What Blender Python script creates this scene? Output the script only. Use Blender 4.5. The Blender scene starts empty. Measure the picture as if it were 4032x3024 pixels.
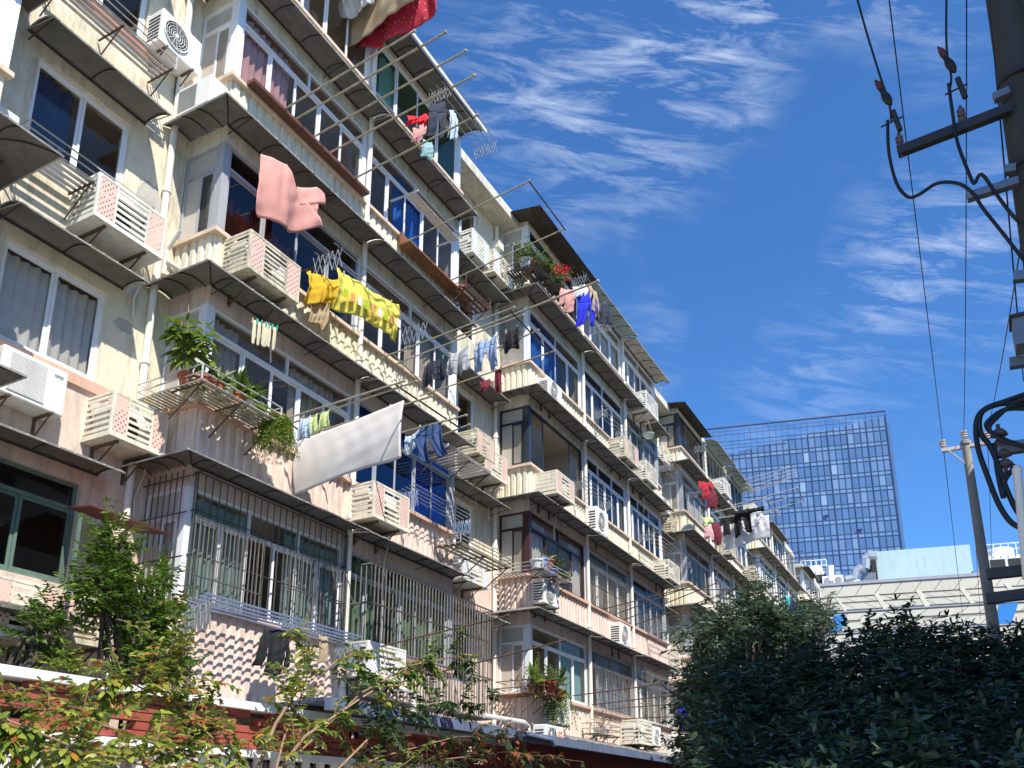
import bpy, math, random
import numpy as np
from mathutils import Vector, Matrix
random.seed(7); rng = np.random.default_rng(7)
C = bpy.context.scene.collection
sc = bpy.context.scene
R = math.radians

# ---------------------------------------------------------------- camera
TH = math.atan(970/3450.); AZ = R(28.2); EYE = Vector((0, -9.7, 1.6)); F = 3450.; PX = 2016.; PY = 2240.
cam = bpy.data.objects.new('camera', bpy.data.cameras.new('camera')); C.objects.link(cam); sc.camera = cam
cam.location = EYE
cam.rotation_euler = (math.pi/2+TH, 0, AZ-math.pi/2)
cam.data.sensor_width = 36; cam.data.lens = F/4032*36
cam.data.shift_y = (PY-1512)/4032; cam.data.clip_end = 3000; cam.data.clip_start = .05

# ---------------------------------------------------------------- sky, sun, exposure
SUN_EL = R(52); SUN_SIDE = R(33)                 # side = degrees off the facade normal, towards -X
sv = Vector((-math.sin(SUN_SIDE)*math.cos(SUN_EL), -math.cos(SUN_SIDE)*math.cos(SUN_EL), math.sin(SUN_EL)))
sun = bpy.data.objects.new('sun', bpy.data.lights.new('sun', 'SUN')); C.objects.link(sun)
sun.data.energy = 4.6; sun.data.angle = R(.5); sun.data.color = (1, .95, .86)
sun.rotation_euler = sv.to_track_quat('Z', 'Y').to_euler()
W = bpy.data.worlds.new('World'); sc.world = W; W.use_nodes = True
nt = W.node_tree; nt.nodes.clear()
def N(t, typ, **kw):
    n = t.nodes.new(typ)
    for k, v in kw.items():
        if k.startswith('i_'):
            k = k[2:]; n.inputs[int(k) if k.isdigit() else k.replace('_', ' ')].default_value = v
        else: setattr(n, k, v)
    return n
sky = N(nt, 'ShaderNodeTexSky', sky_type='NISHITA', sun_disc=False, sun_elevation=SUN_EL,
        sun_rotation=math.atan2(sv.x, sv.y), air_density=1.0, dust_density=.15, ozone_density=3.5, altitude=50)
tc = N(nt, 'ShaderNodeTexCoord')
_v = Vector((math.cos(AZ-.25)*.86, math.sin(AZ-.25)*.86, .52)).normalized(); _s = (Vector((math.sin(AZ-.25), -math.cos(AZ-.25), 0))*.95+Vector((0, 0, -.30))).normalized(); _t = _v.cross(_s).normalized()
du = N(nt, 'ShaderNodeVectorMath', operation='DOT_PRODUCT'); du.inputs[1].default_value = _s*4.6
dv = N(nt, 'ShaderNodeVectorMath', operation='DOT_PRODUCT'); dv.inputs[1].default_value = _t*21
mp = N(nt, 'ShaderNodeCombineXYZ')
n1 = N(nt, 'ShaderNodeTexNoise', i_Scale=2.1, i_Detail=12., i_Roughness=.66, i_Distortion=.5)
n2 = N(nt, 'ShaderNodeTexNoise', i_Scale=3.4, i_Detail=4., i_Roughness=.5)
r1 = N(nt, 'ShaderNodeMapRange', i_From_Min=.46, i_From_Max=.78); r2 = N(nt, 'ShaderNodeMapRange', i_From_Min=.40, i_From_Max=.66)
sep = N(nt, 'ShaderNodeSeparateXYZ'); r3 = N(nt, 'ShaderNodeMapRange', i_From_Min=.93, i_From_Max=.99)
_cd = Vector((0.7514, 0.1346, 0.6460)); _dc = N(nt, 'ShaderNodeVectorMath', operation='DOT_PRODUCT'); _dc.inputs[1].default_value = _cd
m1 = N(nt, 'ShaderNodeMath', operation='MULTIPLY'); m2 = N(nt, 'ShaderNodeMath', operation='MULTIPLY'); m3 = N(nt, 'ShaderNodeMath', operation='MULTIPLY'); m3.inputs[1].default_value = .80
mix = N(nt, 'ShaderNodeMix', data_type='RGBA'); mix.inputs[7].default_value = (7.6, 8.3, 9.2, 1)
tint = N(nt, 'ShaderNodeMix', data_type='RGBA', blend_type='MULTIPLY'); tint.inputs[0].default_value = 1; tint.inputs[7].default_value = (.52, .93, 1.33, 1)
bg = N(nt, 'ShaderNodeBackground', i_Strength=.096); out = N(nt, 'ShaderNodeOutputWorld')
L = nt.links.new
L(tc.outputs['Generated'], _dc.inputs[0]); L(tc.outputs['Generated'], du.inputs[0]); L(tc.outputs['Generated'], dv.inputs[0]); L(du.outputs['Value'], mp.inputs[0]); L(dv.outputs['Value'], mp.inputs[1]); L(mp.outputs[0], n1.inputs['Vector']); L(tc.outputs['Generated'], n2.inputs['Vector'])
L(n1.outputs['Fac'], r1.inputs['Value']); L(n2.outputs['Fac'], r2.inputs['Value']); L(tc.outputs['Generated'], sep.inputs[0]); L(_dc.outputs['Value'], r3.inputs['Value'])
L(r1.outputs[0], m1.inputs[0]); L(r2.outputs[0], m1.inputs[1]); L(m1.outputs[0], m2.inputs[0]); L(r3.outputs[0], m2.inputs[1]); L(m2.outputs[0], m3.inputs[0])
L(sky.outputs[0], tint.inputs[6]); L(tint.outputs[2], mix.inputs[6]); L(m3.outputs[0], mix.inputs[0]); L(mix.outputs[2], bg.inputs['Color']); L(bg.outputs[0], out.inputs[0])
sc.view_settings.view_transform = 'Standard'; sc.view_settings.look = 'None'; sc.view_settings.gamma = 1
sc.view_settings.exposure = .74

# ---------------------------------------------------------------- picture measurements -> world points
_f = Vector((math.cos(AZ), math.sin(AZ), 0)); _r = Vector((math.sin(AZ), -math.cos(AZ), 0))
def ray(x, y):
    r = (x-PX)/F; u = (PY-y)/F
    return _f*(math.cos(TH)-u*math.sin(TH)) + _r*r + Vector((0, 0, math.sin(TH)+u*math.cos(TH)))
def atY(x, y, Y): d = ray(x, y); return EYE+d*((Y-EYE.y)/d.y)
def atX(x, y, X): d = ray(x, y); return EYE+d*((X-EYE.x)/d.x)
def atZ(x, y, Z): d = ray(x, y); return EYE+d*((Z-EYE.z)/d.z)

# ---------------------------------------------------------------- materials
M = {}
def mat(name, col, rough=.6, metal=0., var=.12, scale=3., bump=.0, bscale=40., stain=0., stretch=(1, 1, 1), spec=.4, coord='Object', col2=None, trans=0.):
    m = bpy.data.materials.new(name); m.use_nodes = True; t = m.node_tree; b = t.nodes['Principled BSDF']
    b.inputs['Roughness'].default_value = rough; b.inputs['Metallic'].default_value = metal; b.inputs['Specular IOR Level'].default_value = spec
    c = N(t, 'ShaderNodeTexCoord'); mpn = N(t, 'ShaderNodeMapping'); mpn.inputs['Scale'].default_value = stretch
    t.links.new(c.outputs[coord], mpn.inputs[0])
    nz = N(t, 'ShaderNodeTexNoise', i_Scale=scale, i_Detail=6., i_Roughness=.6); t.links.new(mpn.outputs[0], nz.inputs['Vector'])
    cr = N(t, 'ShaderNodeMapRange', i_From_Min=.3, i_From_Max=.7); t.links.new(nz.outputs['Fac'], cr.inputs['Value'])
    mx = N(t, 'ShaderNodeMix', data_type='RGBA'); t.links.new(cr.outputs[0], mx.inputs[0])
    a = col2 if col2 else tuple(max(0, v*(1-var*1.3)) for v in col)
    mx.inputs[6].default_value = (*a, 1); mx.inputs[7].default_value = (*(tuple(min(1, v*(1+var*.6)) for v in col) if not col2 else col), 1)
    o = mx.outputs[2]
    if stain:
        mp2 = N(t, 'ShaderNodeMapping'); mp2.inputs['Scale'].default_value = (2.2, 2.2, .45); t.links.new(c.outputs[coord], mp2.inputs[0])
        n2_ = N(t, 'ShaderNodeTexNoise', i_Scale=1.6, i_Detail=9., i_Roughness=.72); t.links.new(mp2.outputs[0], n2_.inputs['Vector'])
        r_ = N(t, 'ShaderNodeMapRange', i_From_Min=.50, i_From_Max=.66, i_To_Max=stain); t.links.new(n2_.outputs['Fac'], r_.inputs['Value'])
        mx2 = N(t, 'ShaderNodeMix', data_type='RGBA'); t.links.new(r_.outputs[0], mx2.inputs[0]); t.links.new(o, mx2.inputs[6])
        if stain >= .3:
            mp3 = N(t, 'ShaderNodeMapping'); mp3.inputs['Scale'].default_value = (4.5, 4.5, .9); t.links.new(c.outputs[coord], mp3.inputs[0])
            n3 = N(t, 'ShaderNodeTexNoise', i_Scale=2.2, i_Detail=7., i_Roughness=.7); t.links.new(mp3.outputs[0], n3.inputs['Vector'])
            n4 = N(t, 'ShaderNodeTexNoise', i_Scale=.55, i_Detail=5., i_Roughness=.6); t.links.new(c.outputs[coord], n4.inputs['Vector'])
            a3 = N(t, 'ShaderNodeMapRange', i_From_Min=.44, i_From_Max=.64); t.links.new(n3.outputs['Fac'], a3.inputs['Value'])
            a4 = N(t, 'ShaderNodeMapRange', i_From_Min=.40, i_From_Max=.62, i_To_Min=.15); t.links.new(n4.outputs['Fac'], a4.inputs['Value'])
            a5 = N(t, 'ShaderNodeMath', operation='MULTIPLY'); t.links.new(a3.outputs[0], a5.inputs[0]); t.links.new(a4.outputs[0], a5.inputs[1])
            a6 = N(t, 'ShaderNodeMath', operation='MULTIPLY'); a6.inputs[1].default_value = min(.7, stain*1.0); t.links.new(a5.outputs[0], a6.inputs[0])
            mx3 = N(t, 'ShaderNodeMix', data_type='RGBA'); t.links.new(a6.outputs[0], mx3.inputs[0]); t.links.new(o, mx3.inputs[6]); mx3.inputs[7].default_value = (col[0]*.42, col[1]*.39, col[2]*.36, 1)
            t.links.new(mx3.outputs[2], mx2.inputs[6])
        mx2.inputs[7].default_value = (*(v*.38 for v in col), 1); o = mx2.outputs[2]
    t.links.new(o, b.inputs['Base Color'])
    if bump:
        nb = N(t, 'ShaderNodeTexNoise', i_Scale=bscale, i_Detail=4.); t.links.new(c.outputs[coord], nb.inputs['Vector'])
        bp = N(t, 'ShaderNodeBump', i_Strength=bump, i_Distance=.02); t.links.new(nb.outputs['Fac'], bp.inputs['Height']); t.links.new(bp.outputs[0], b.inputs['Normal'])
    if trans:
        tr = N(t, 'ShaderNodeBsdfTranslucent'); t.links.new(o, tr.inputs[0]); ms = N(t, 'ShaderNodeMixShader', i_0=trans)
        t.links.new(b.outputs[0], ms.inputs[1]); t.links.new(tr.outputs[0], ms.inputs[2]); t.links.new(ms.outputs[0], t.nodes['Material Output'].inputs[0])
    M[name] = m; return m
mat('cream', (.74, .665, .50), .85, bump=.2, stain=.7, var=.10, scale=1.3)
mat('pink', (.71, .56, .47), .85, bump=.2, stain=.55, var=.10, scale=1.3)
mat('cream_panel', (.79, .72, .54), .55, stain=.5, var=.06)
mat('pink_panel', (.76, .60, .51), .55, stain=.5, var=.06)
mat('concrete', (.36, .34, .31), .9, bump=.3, stain=.6, var=.25, scale=4)
mat('patch', (.47, .44, .38), .92, bump=.2, var=.15, scale=5)
mat('plaster', (.66, .62, .52), .85, bump=.1, stain=.45)
mat('sill', (.66, .42, .31), .7, stain=.3, var=.12)
mat('sill_light', (.72, .56, .42), .7, stain=.3, var=.12)
mat('terracotta_trim', (.42, .15, .10), .7, stain=.2)
mat('brown_board', (.13, .055, .035), .6, var=.3, scale=9)
mat('rust_board', (.30, .12, .045), .8, var=.5, scale=9, col2=(.10, .05, .03))
mat('awning', (.20, .19, .172), .6, var=.16, stain=.5, scale=2.5)
mat('awning_edge', (.62, .59, .52), .5, stain=.7, var=.1)
mat('awning_rib', (.05, .045, .04), .6)
mat('corrugated_dark', (.075, .062, .052), .7, var=.3, stain=.3)
mat('green_sheet', (.40, .52, .48), .35, var=.1)
mat('red_awning', (.20, .045, .032), .5, stain=.3)
mat('blue_gutter', (.13, .17, .27), .6, stain=.5)
mat('white_frame', (.80, .81, .82), .32, var=.03, spec=.5)
mat('grey_frame', (.38, .40, .42), .35, var=.06)
mat('charcoal_frame', (.035, .042, .055), .3, var=.1)
mat('brown_frame', (.065, .032, .03), .35, var=.1)
mat('green_frame', (.13, .20, .165), .6, stain=.4)
mat('steel', (.62, .62, .62), .28, .85, var=.08)
mat('painted_tube', (.60, .58, .55), .45, .2, stain=.5, var=.1)
mat('bar_dark', (.10, .075, .06), .55, .3, var=.3)
mat('rack_grey', (.34, .34, .34), .4, .4, stain=.3)
mat('dull_tube', (.42, .38, .27), .5, .2, var=.3, scale=12)
mat('rust_tube', (.16, .085, .055), .75, .2, var=.5, scale=14)
mat('dark_grille', (.13, .125, .12), .5, .5, var=.2)
mat('grey_grille', (.21, .185, .16), .55, .4, var=.25, scale=10)
mat('pvc', (.80, .755, .66), .45, stain=.3, var=.05)
mat('pvc_pink', (.66, .47, .38), .5, stain=.3)
mat('cage_cream', (.80, .75, .60), .45, stain=.45, var=.05); mat('cage_cream2', (.78, .76, .68), .5, stain=.35, var=.06); mat('cage_cream3', (.68, .62, .46), .6, stain=.8, var=.1)
mat('ac_white', (.80, .79, .75), .42, stain=.22, var=.04)
mat('ac_grey', (.30, .30, .29), .5)
mat('ac_dark', (.02, .02, .022), .6)
mat('fins', (.16, .42, .42), .4, var=.3, scale=30, stretch=(1, 1, 4))
mat('bracket', (.13, .085, .055), .8, var=.4, scale=20)
mat('black', (.012, .012, .014), .5)
mat('interior', (.52, .47, .40), .9, var=.1)
mat('interior_light', (.62, .58, .50), .9, var=.05)
mat('bark', (.085, .065, .05), .9, var=.3, bump=.4)
mat('twig', (.30, .20, .12), .85, var=.3)
mat('terracotta', (.40, .12, .06), .75, var=.15)
mat('pot_brown', (.13, .06, .035), .6); mat('pot_white', (.70, .70, .70), .3); mat('pot_blue', (.28, .36, .62), .3, var=.4, scale=10); mat('pot_black', (.03, .03, .03), .5); mat('pot_teal', (.03, .42, .38), .4); mat('pot_red', (.5, .05, .03), .5)
mat('wood_slat', (.46, .40, .27), .8, var=.25, scale=8); mat('badge_orange', (.75, .25, .10), .4)
mat('green_dark', (.02, .05, .035), .5); mat('mall_joint', (.30, .28, .24), .8)
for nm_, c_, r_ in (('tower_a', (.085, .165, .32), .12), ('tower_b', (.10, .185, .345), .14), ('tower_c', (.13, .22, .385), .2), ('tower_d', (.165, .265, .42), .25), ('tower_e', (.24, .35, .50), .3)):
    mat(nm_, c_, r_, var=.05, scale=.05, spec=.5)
mat('tower_frame', (.07, .10, .20), .5, var=.05); mat('tower_edge', (.35, .45, .6), .6)
mat('soil', (.06, .04, .03), .95)
mat('street_concrete', (.27, .255, .23), .9, bump=.3); mat('pole_concrete', (.36, .345, .31), .85, bump=.25, stain=.3)
mat('pole_shaded', (.06, .056, .052), .85, bump=.25, stain=.3)  # near pole's concrete, with its deep shade put into the colour
mat('porcelain', (.62, .58, .55), .25, var=.1); mat('porcelain_brown', (.12, .09, .09), .25)
mat('iron', (.05, .05, .052), .6, .4, var=.2)
mat('galv', (.22, .235, .25), .45, .6, var=.2)
mat('cable', (.012, .012, .013), .45); mat('tape_red', (.14, .025, .018), .6)
mat('brick_red', (.36, .08, .055), .75, var=.18, scale=5, bump=.15)
mat('white_paint', (.82, .82, .80), .6, stain=.45, var=.05)
mat('roof_dirt', (.22, .205, .18), .95, bump=.5, var=.4, scale=12)
mat('mall_panel', (.58, .53, .43), .6, var=.1, scale=.12, stain=.12)
mat('mall_slit', (.62, .58, .45), .5, var=.05); mat('mall_line', (.34, .33, .38), .5)
mat('mall_blue', (.035, .20, .52), .4, var=.05)
mat('box_blue', (.40, .54, .54), .7, stain=.2, var=.05, scale=.3)
mat('equip_white', (.82, .82, .80), .45, stain=.15); mat('duct', (.50, .51, .52), .35, .5, var=.15)
for nm, c, v in (('curtain_white', (.80, .78, .74), .08), ('curtain_beige', (.60, .52, .40), .12), ('curtain_brown', (.20, .12, .07), .2), ('curtain_pink', (.78, .45, .45), .15),
              ('curtain_blue', (.015, .15, .60), .2), ('curtain_grey', (.46, .45, .43), .15), ('curtain_teal', (.35, .55, .55), .12), ('curtain_red', (.16, .03, .025), .2), ('curtain_navy', (.05, .09, .22), .2), ('curtain_ltblue', (.40, .52, .68), .15)):
    mat(nm, c, .85, var=v, scale=3, trans=.25)
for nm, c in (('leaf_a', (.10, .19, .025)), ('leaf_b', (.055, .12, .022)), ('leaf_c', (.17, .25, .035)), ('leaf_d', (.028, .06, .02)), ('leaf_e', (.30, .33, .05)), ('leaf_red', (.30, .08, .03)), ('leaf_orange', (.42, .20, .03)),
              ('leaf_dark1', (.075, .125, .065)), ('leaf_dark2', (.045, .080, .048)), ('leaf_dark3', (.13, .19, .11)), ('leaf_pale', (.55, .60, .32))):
    mat(nm, c, .36, var=.25, scale=6, trans=.3, spec=.5)
mat('flower_red', (.70, .03, .05), .6, trans=.2); mat('flower_white', (.8, .75, .7), .6); mat('flower_pink', (.7, .35, .5), .6)

def glass(name, tint, gloss, rough=.015, base=.05):
    m = bpy.data.materials.new(name); m.use_nodes = True; t = m.node_tree; t.nodes.clear()
    tr = N(t, 'ShaderNodeBsdfTransparent'); tr.inputs[0].default_value = (*tint, 1)
    gl = N(t, 'ShaderNodeBsdfGlossy'); gl.inputs['Roughness'].default_value = rough; gl.inputs[0].default_value = (*gloss, 1)
    c = N(t, 'ShaderNodeTexCoord'); nz = N(t, 'ShaderNodeTexNoise', i_Scale=1.4, i_Detail=2.); t.links.new(c.outputs['Object'], nz.inputs['Vector'])
    bp = N(t, 'ShaderNodeBump', i_Strength=.06, i_Distance=.05); t.links.new(nz.outputs['Fac'], bp.inputs['Height']); t.links.new(bp.outputs[0], gl.inputs['Normal'])
    fr = N(t, 'ShaderNodeFresnel', i_IOR=1.5); ad = N(t, 'ShaderNodeMath', operation='MULTIPLY_ADD', use_clamp=True); ad.inputs[1].default_value = .38; ad.inputs[2].default_value = base
    ms = N(t, 'ShaderNodeMixShader'); o = N(t, 'ShaderNodeOutputMaterial')
    t.links.new(fr.outputs[0], ad.inputs[0]); t.links.new(ad.outputs[0], ms.inputs[0]); t.links.new(tr.outputs[0], ms.inputs[1]); t.links.new(gl.outputs[0], ms.inputs[2]); t.links.new(ms.outputs[0], o.inputs[0])
    M[name] = m
glass('glass', (.91, .90, .88), (.88, .76, .64)); glass('glass_blue', (.10, .22, .75), (.5, .7, 1), base=.08); glass('glass_green', (.5, .72, .62), (.8, 1, .95)); glass('glass_dark', (.38, .40, .42), (.8, .85, .9), base=.04)

def perf(name, col):
    # sheet with rows of real see-through holes, staggered, local x / y across and local z up
    m = mat(name, col, .5, var=.04); t = m.node_tree; b = t.nodes['Principled BSDF']
    c = N(t, 'ShaderNodeTexCoord'); s = N(t, 'ShaderNodeSeparateXYZ'); t.links.new(c.outputs['Object'], s.inputs[0])
    def mt(op, a, b2=None):
        n = N(t, 'ShaderNodeMath', operation=op)
        for i, v in enumerate((a, b2)):
            if v is None: continue
            if isinstance(v, (int, float)): n.inputs[i].default_value = v
            else: t.links.new(v, n.inputs[i])
        return n.outputs[0]
    u = mt('MULTIPLY', s.outputs[0], 1/.072); v = mt('MULTIPLY', s.outputs[2], 1/.083)
    res = None
    for off in (0, .5):
        fu = mt('SUBTRACT', mt('FRACT', mt('ADD', u, off+.5)), .5); fv = mt('SUBTRACT', mt('FRACT', mt('ADD', v, off+.3)), .5)
        d = mt('ADD', mt('POWER', mt('MULTIPLY', fu, .072), 2), mt('POWER', mt('MULTIPLY', fv, .083), 2))
        h = mt('LESS_THAN', d, .0105**2); res = h if res is None else mt('MAXIMUM', res, h)
    tr = N(t, 'ShaderNodeBsdfTransparent'); ms = N(t, 'ShaderNodeMixShader'); t.links.new(res, ms.inputs[0]); t.links.new(b.outputs[0], ms.inputs[1]); t.links.new(tr.outputs[0], ms.inputs[2])
    t.links.new(ms.outputs[0], t.nodes['Material Output'].inputs[0])
perf('perf_pink', (.72, .50, .41)); perf('perf_white', (.72, .72, .74))

# ---------------------------------------------------------------- mesh builder and object helpers
class MB:
    def __init__(s): s.v = []; s.f = []; s.m = []
    def add(s, vs, fs, mi=0):
        n = len(s.v); s.v += [tuple(p) for p in vs]; s.f += [tuple(i+n for i in f) for f in fs]; s.m += [mi]*len(fs); return s
    def box(s, x0, x1, y0, y1, z0, z1, mi=0):
        vs = [(x, y, z) for z in (z0, z1) for y in (y0, y1) for x in (x0, x1)]
        return s.add(vs, [(0, 2, 3, 1), (4, 5, 7, 6), (0, 1, 5, 4), (2, 6, 7, 3), (0, 4, 6, 2), (1, 3, 7, 5)], mi)
    def ob(s, o, u, n, a0, a1, b0, b1, z0, z1, mi=0):
        vs = [(o[0]+u[0]*a+n[0]*b, o[1]+u[1]*a+n[1]*b, o[2]+z) for z in (z0, z1) for b in (b0, b1) for a in (a0, a1)]
        return s.add(vs, [(0, 2, 3, 1), (4, 5, 7, 6), (0, 1, 5, 4), (2, 6, 7, 3), (0, 4, 6, 2), (1, 3, 7, 5)], mi)
    def tube(s, pts, r, n=6, mi=0, r1=None):
        pts = [Vector(p) for p in pts]; k = len(pts); vs = []; up = None
        for i, p in enumerate(pts):
            d = (pts[min(i+1, k-1)]-pts[max(i-1, 0)]).normalized()
            if up is None: up = d.orthogonal().normalized()
            else:
                up = (up-d*up.dot(d)); up = up.normalized() if up.length > 1e-5 else d.orthogonal().normalized()
            w = d.cross(up); rr = r if r1 is None else r+(r1-r)*i/max(1, k-1)
            for j in range(n):
                a = 2*math.pi*j/n+.4; vs.append(p+(up*math.cos(a)+w*math.sin(a))*rr)
        fs = [(i*n+j, i*n+(j+1) % n, (i+1)*n+(j+1) % n, (i+1)*n+j) for i in range(k-1) for j in range(n)]
        fs += [tuple(range(n))[::-1], tuple((k-1)*n+j for j in range(n))]
        return s.add(vs, fs, mi)
    def lathe(s, c, prof, n=16, mi=0, axis=(0, 0, 1)):
        ax = Vector(axis).normalized(); up = ax.orthogonal().normalized(); w = ax.cross(up); c = Vector(c); vs = []
        for r, h in prof:
            for j in range(n):
                a = 2*math.pi*j/n; vs.append(c+ax*h+(up*math.cos(a)+w*math.sin(a))*r)
        k = len(prof); fs = [(i*n+j, i*n+(j+1) % n, (i+1)*n+(j+1) % n, (i+1)*n+j) for i in range(k-1) for j in range(n)]
        fs += [tuple(range(n))[::-1], tuple((k-1)*n+j for j in range(n))]
        return s.add(vs, fs, mi)
    def ring(s, c, ax, rad, r, n=20, mi=0):
        ax = Vector(ax).normalized(); up = ax.orthogonal().normalized(); w = ax.cross(up); c = Vector(c)
        pts = [c+(up*math.cos(2*math.pi*j/n)+w*math.sin(2*math.pi*j/n))*rad for j in range(n+1)]
        return s.tube(pts, r, 4, mi)
    def grid(s, fn, nu, nv, mi=0):
        vs = [fn(i/nu, j/nv) for j in range(nv+1) for i in range(nu+1)]
        return s.add(vs, [(j*(nu+1)+i, j*(nu+1)+i+1, (j+1)*(nu+1)+i+1, (j+1)*(nu+1)+i) for j in range(nv) for i in range(nu)], mi)
    def mesh(s, name, mats, org=(0, 0, 0), smooth=False):
        me = bpy.data.meshes.new(name); ox, oy, oz = org
        me.from_pydata([(x-ox, y-oy, z-oz) for x, y, z in s.v], [], s.f)
        for m_ in (mats if isinstance(mats, (list, tuple)) else [mats]): me.materials.append(M[m_])
        if any(s.m): me.polygons.foreach_set('material_index', s.m)
        if smooth: me.polygons.foreach_set('use_smooth', [True]*len(me.polygons))
        me.update(); return me
    def build(s, name, mats, parent=None, smooth=False, org=None):
        if org is None: org = ORG.get(parent.name, (0, 0, 0)) if parent else (0, 0, 0)
        o = bpy.data.objects.new(name, s.mesh(name, mats, org, smooth)); C.objects.link(o)
        if parent: o.parent = parent; ORG[o.name] = org
        else: o.location = org; ORG[o.name] = tuple(org)
        return o
ORG = {}
def tag(o, label=None, cat=None, group=None, kind=None):
    if label: o['label'] = label
    if cat: o['category'] = cat
    if group: o['group'] = group
    if kind: o['kind'] = kind
    return o
def thing(name, label, cat, loc=(0, 0, 0), rz=0., group=None):
    o = bpy.data.objects.new(name, None); C.objects.link(o); o.empty_display_size = .1
    o.location = loc; o.rotation_euler = (0, 0, rz); ORG[o.name] = (0, 0, 0) if rz else tuple(loc); o['_l'] = 0; del o['_l']
    return tag(o, label, cat, group)
CACHE = {}
def part(name, key, fn, mats, parent, smooth=False, bevel=0):      # shared mesh in the thing's own coordinates
    if key not in CACHE:
        b = MB(); fn(b); CACHE[key] = b.mesh(name, mats, smooth=smooth)
    o = bpy.data.objects.new(name, CACHE[key]); C.objects.link(o); o.parent = parent; ORG[o.name] = (0, 0, 0)
    if bevel:
        md = o.modifiers.new('bevel', 'BEVEL'); md.width = bevel; md.segments = 2; md.limit_method = 'ANGLE'
    return o
# ================================================================ APARTMENT BLOCK
H = {1: 3.06, 2: 5.80, 3: 8.54, 4: 11.28, 5: 14.02, 6: 16.42}        # window heads
S = {1: 1.5, 2: 4.25, 3: 6.99, 4: 9.73, 5: 12.47, 6: 15.02}          # window sills
BY = -.80                                                             # front of the bays
BAYS = [('Z', -2.2, 4.4, 2), ('A', 7.55, 14.1, 2), ('B', 17.45, 27.3, 3), ('C', 30.0, 39.85, 3), ('D', 42.5, 52.3, 3), ('E', 55.0, 61.5, 2)]
block = thing('apartment_block', 'long six storey apartment block with cream and pink walls, glazed bays and metal awnings', 'building')
NX = (-1, 0, 0); NY = (0, -1, 0); UX = (1, 0, 0); UY = (0, 1, 0)

def window(o, u, n, w, h, panes, tr=.42, fm='white_frame', gm='glass', cm=None, cov=((0, 1),), open_=(), post=0, dep=.07, tpan=None, parent=block, cz=0.):
    b = MB(); fw = .045
    b.ob(o, u, n, 0, w, -dep, 0, 0, fw); b.ob(o, u, n, 0, w, -dep, 0, h-fw, h)
    b.ob(o, u, n, 0, fw, -dep, 0, fw, h-fw); b.ob(o, u, n, w-fw, w, -dep, 0, fw, h-fw)
    zt = h-tr if tr else h-fw
    if tr:
        b.ob(o, u, n, fw, w-fw, -dep, .004, zt, zt+.05)
        k = tpan or max(1, panes//2)
        for i in range(1, k): a = w*i/k; b.ob(o, u, n, a-.02, a+.02, -dep+.01, -.004, zt+.05, h-fw)
    pw = (w-2*fw)/panes; g = MB()
    for i in range(panes):
        a0 = fw+pw*i; a1 = a0+pw; off = -.012 if i % 2 else -.036
        if i in open_: continue
        b.ob(o, u, n, a0, a0+.038, off-.02, off, fw, zt); b.ob(o, u, n, a1-.038, a1, off-.02, off, fw, zt)
        b.ob(o, u, n, a0+.038, a1-.038, off-.02, off, fw, fw+.045); b.ob(o, u, n, a0+.038, a1-.038, off-.02, off, zt-.04, zt)
        P = lambda a, z: (o[0]+u[0]*a+n[0]*(off-.01), o[1]+u[1]*a+n[1]*(off-.01), o[2]+z)
        g.add([P(a0+.03, fw+.04), P(a1-.03, fw+.04), P(a1-.03, zt-.035), P(a0+.03, zt-.035)], [(0, 1, 2, 3)])
    if tr:
        P = lambda a, z: (o[0]+u[0]*a+n[0]*-.03, o[1]+u[1]*a+n[1]*-.03, o[2]+z)
        g.add([P(fw, zt+.04), P(w-fw, zt+.04), P(w-fw, h-fw), P(fw, h-fw)], [(0, 1, 2, 3)])
    f = b.build('window', fm, parent)
    g.build('glass', gm, f)
    if cm:
        cb = MB(); ph = random.random()*6
        for c0, c1 in cov:
            a0, a1 = fw+(w-2*fw)*c0, fw+(w-2*fw)*c1; k = max(6, int((a1-a0)/.03))
            fn = lambda s_, t_: (lambda a, d: (o[0]+u[0]*a+n[0]*d, o[1]+u[1]*a+n[1]*d, o[2]+.02+cz+(h-.1-cz)*t_))(a0+(a1-a0)*s_, -.13+.028*math.sin((a0+(a1-a0)*s_)*46+ph)+.012*math.sin((a0+(a1-a0)*s_)*19+ph*2)+.01*math.sin(t_*5+s_*9))
            cb.grid(fn, k, 5)
        cb.build('curtain', cm, f, smooth=True)
    return f

def corr(b, o, u, n, w, z0, z1, pitch=.17, dep=.032):
    xs = [0]; k = max(1, round(w/pitch)); p = w/k; pr = []
    for i in range(k):
        a = i*p; pr += [(a, 0), (a+p*.22, 0), (a+p*.36, dep), (a+p*.86, dep)]
    pr.append((w, 0)); pr.sort()
    vs = [(o[0]+u[0]*a+n[0]*d, o[1]+u[1]*a+n[1]*d, z) for z in (z0, z1) for a, d in pr]; m = len(pr)
    b.add(vs, [(i, i+1, m+i+1, m+i) for i in range(m-1)])

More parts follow.
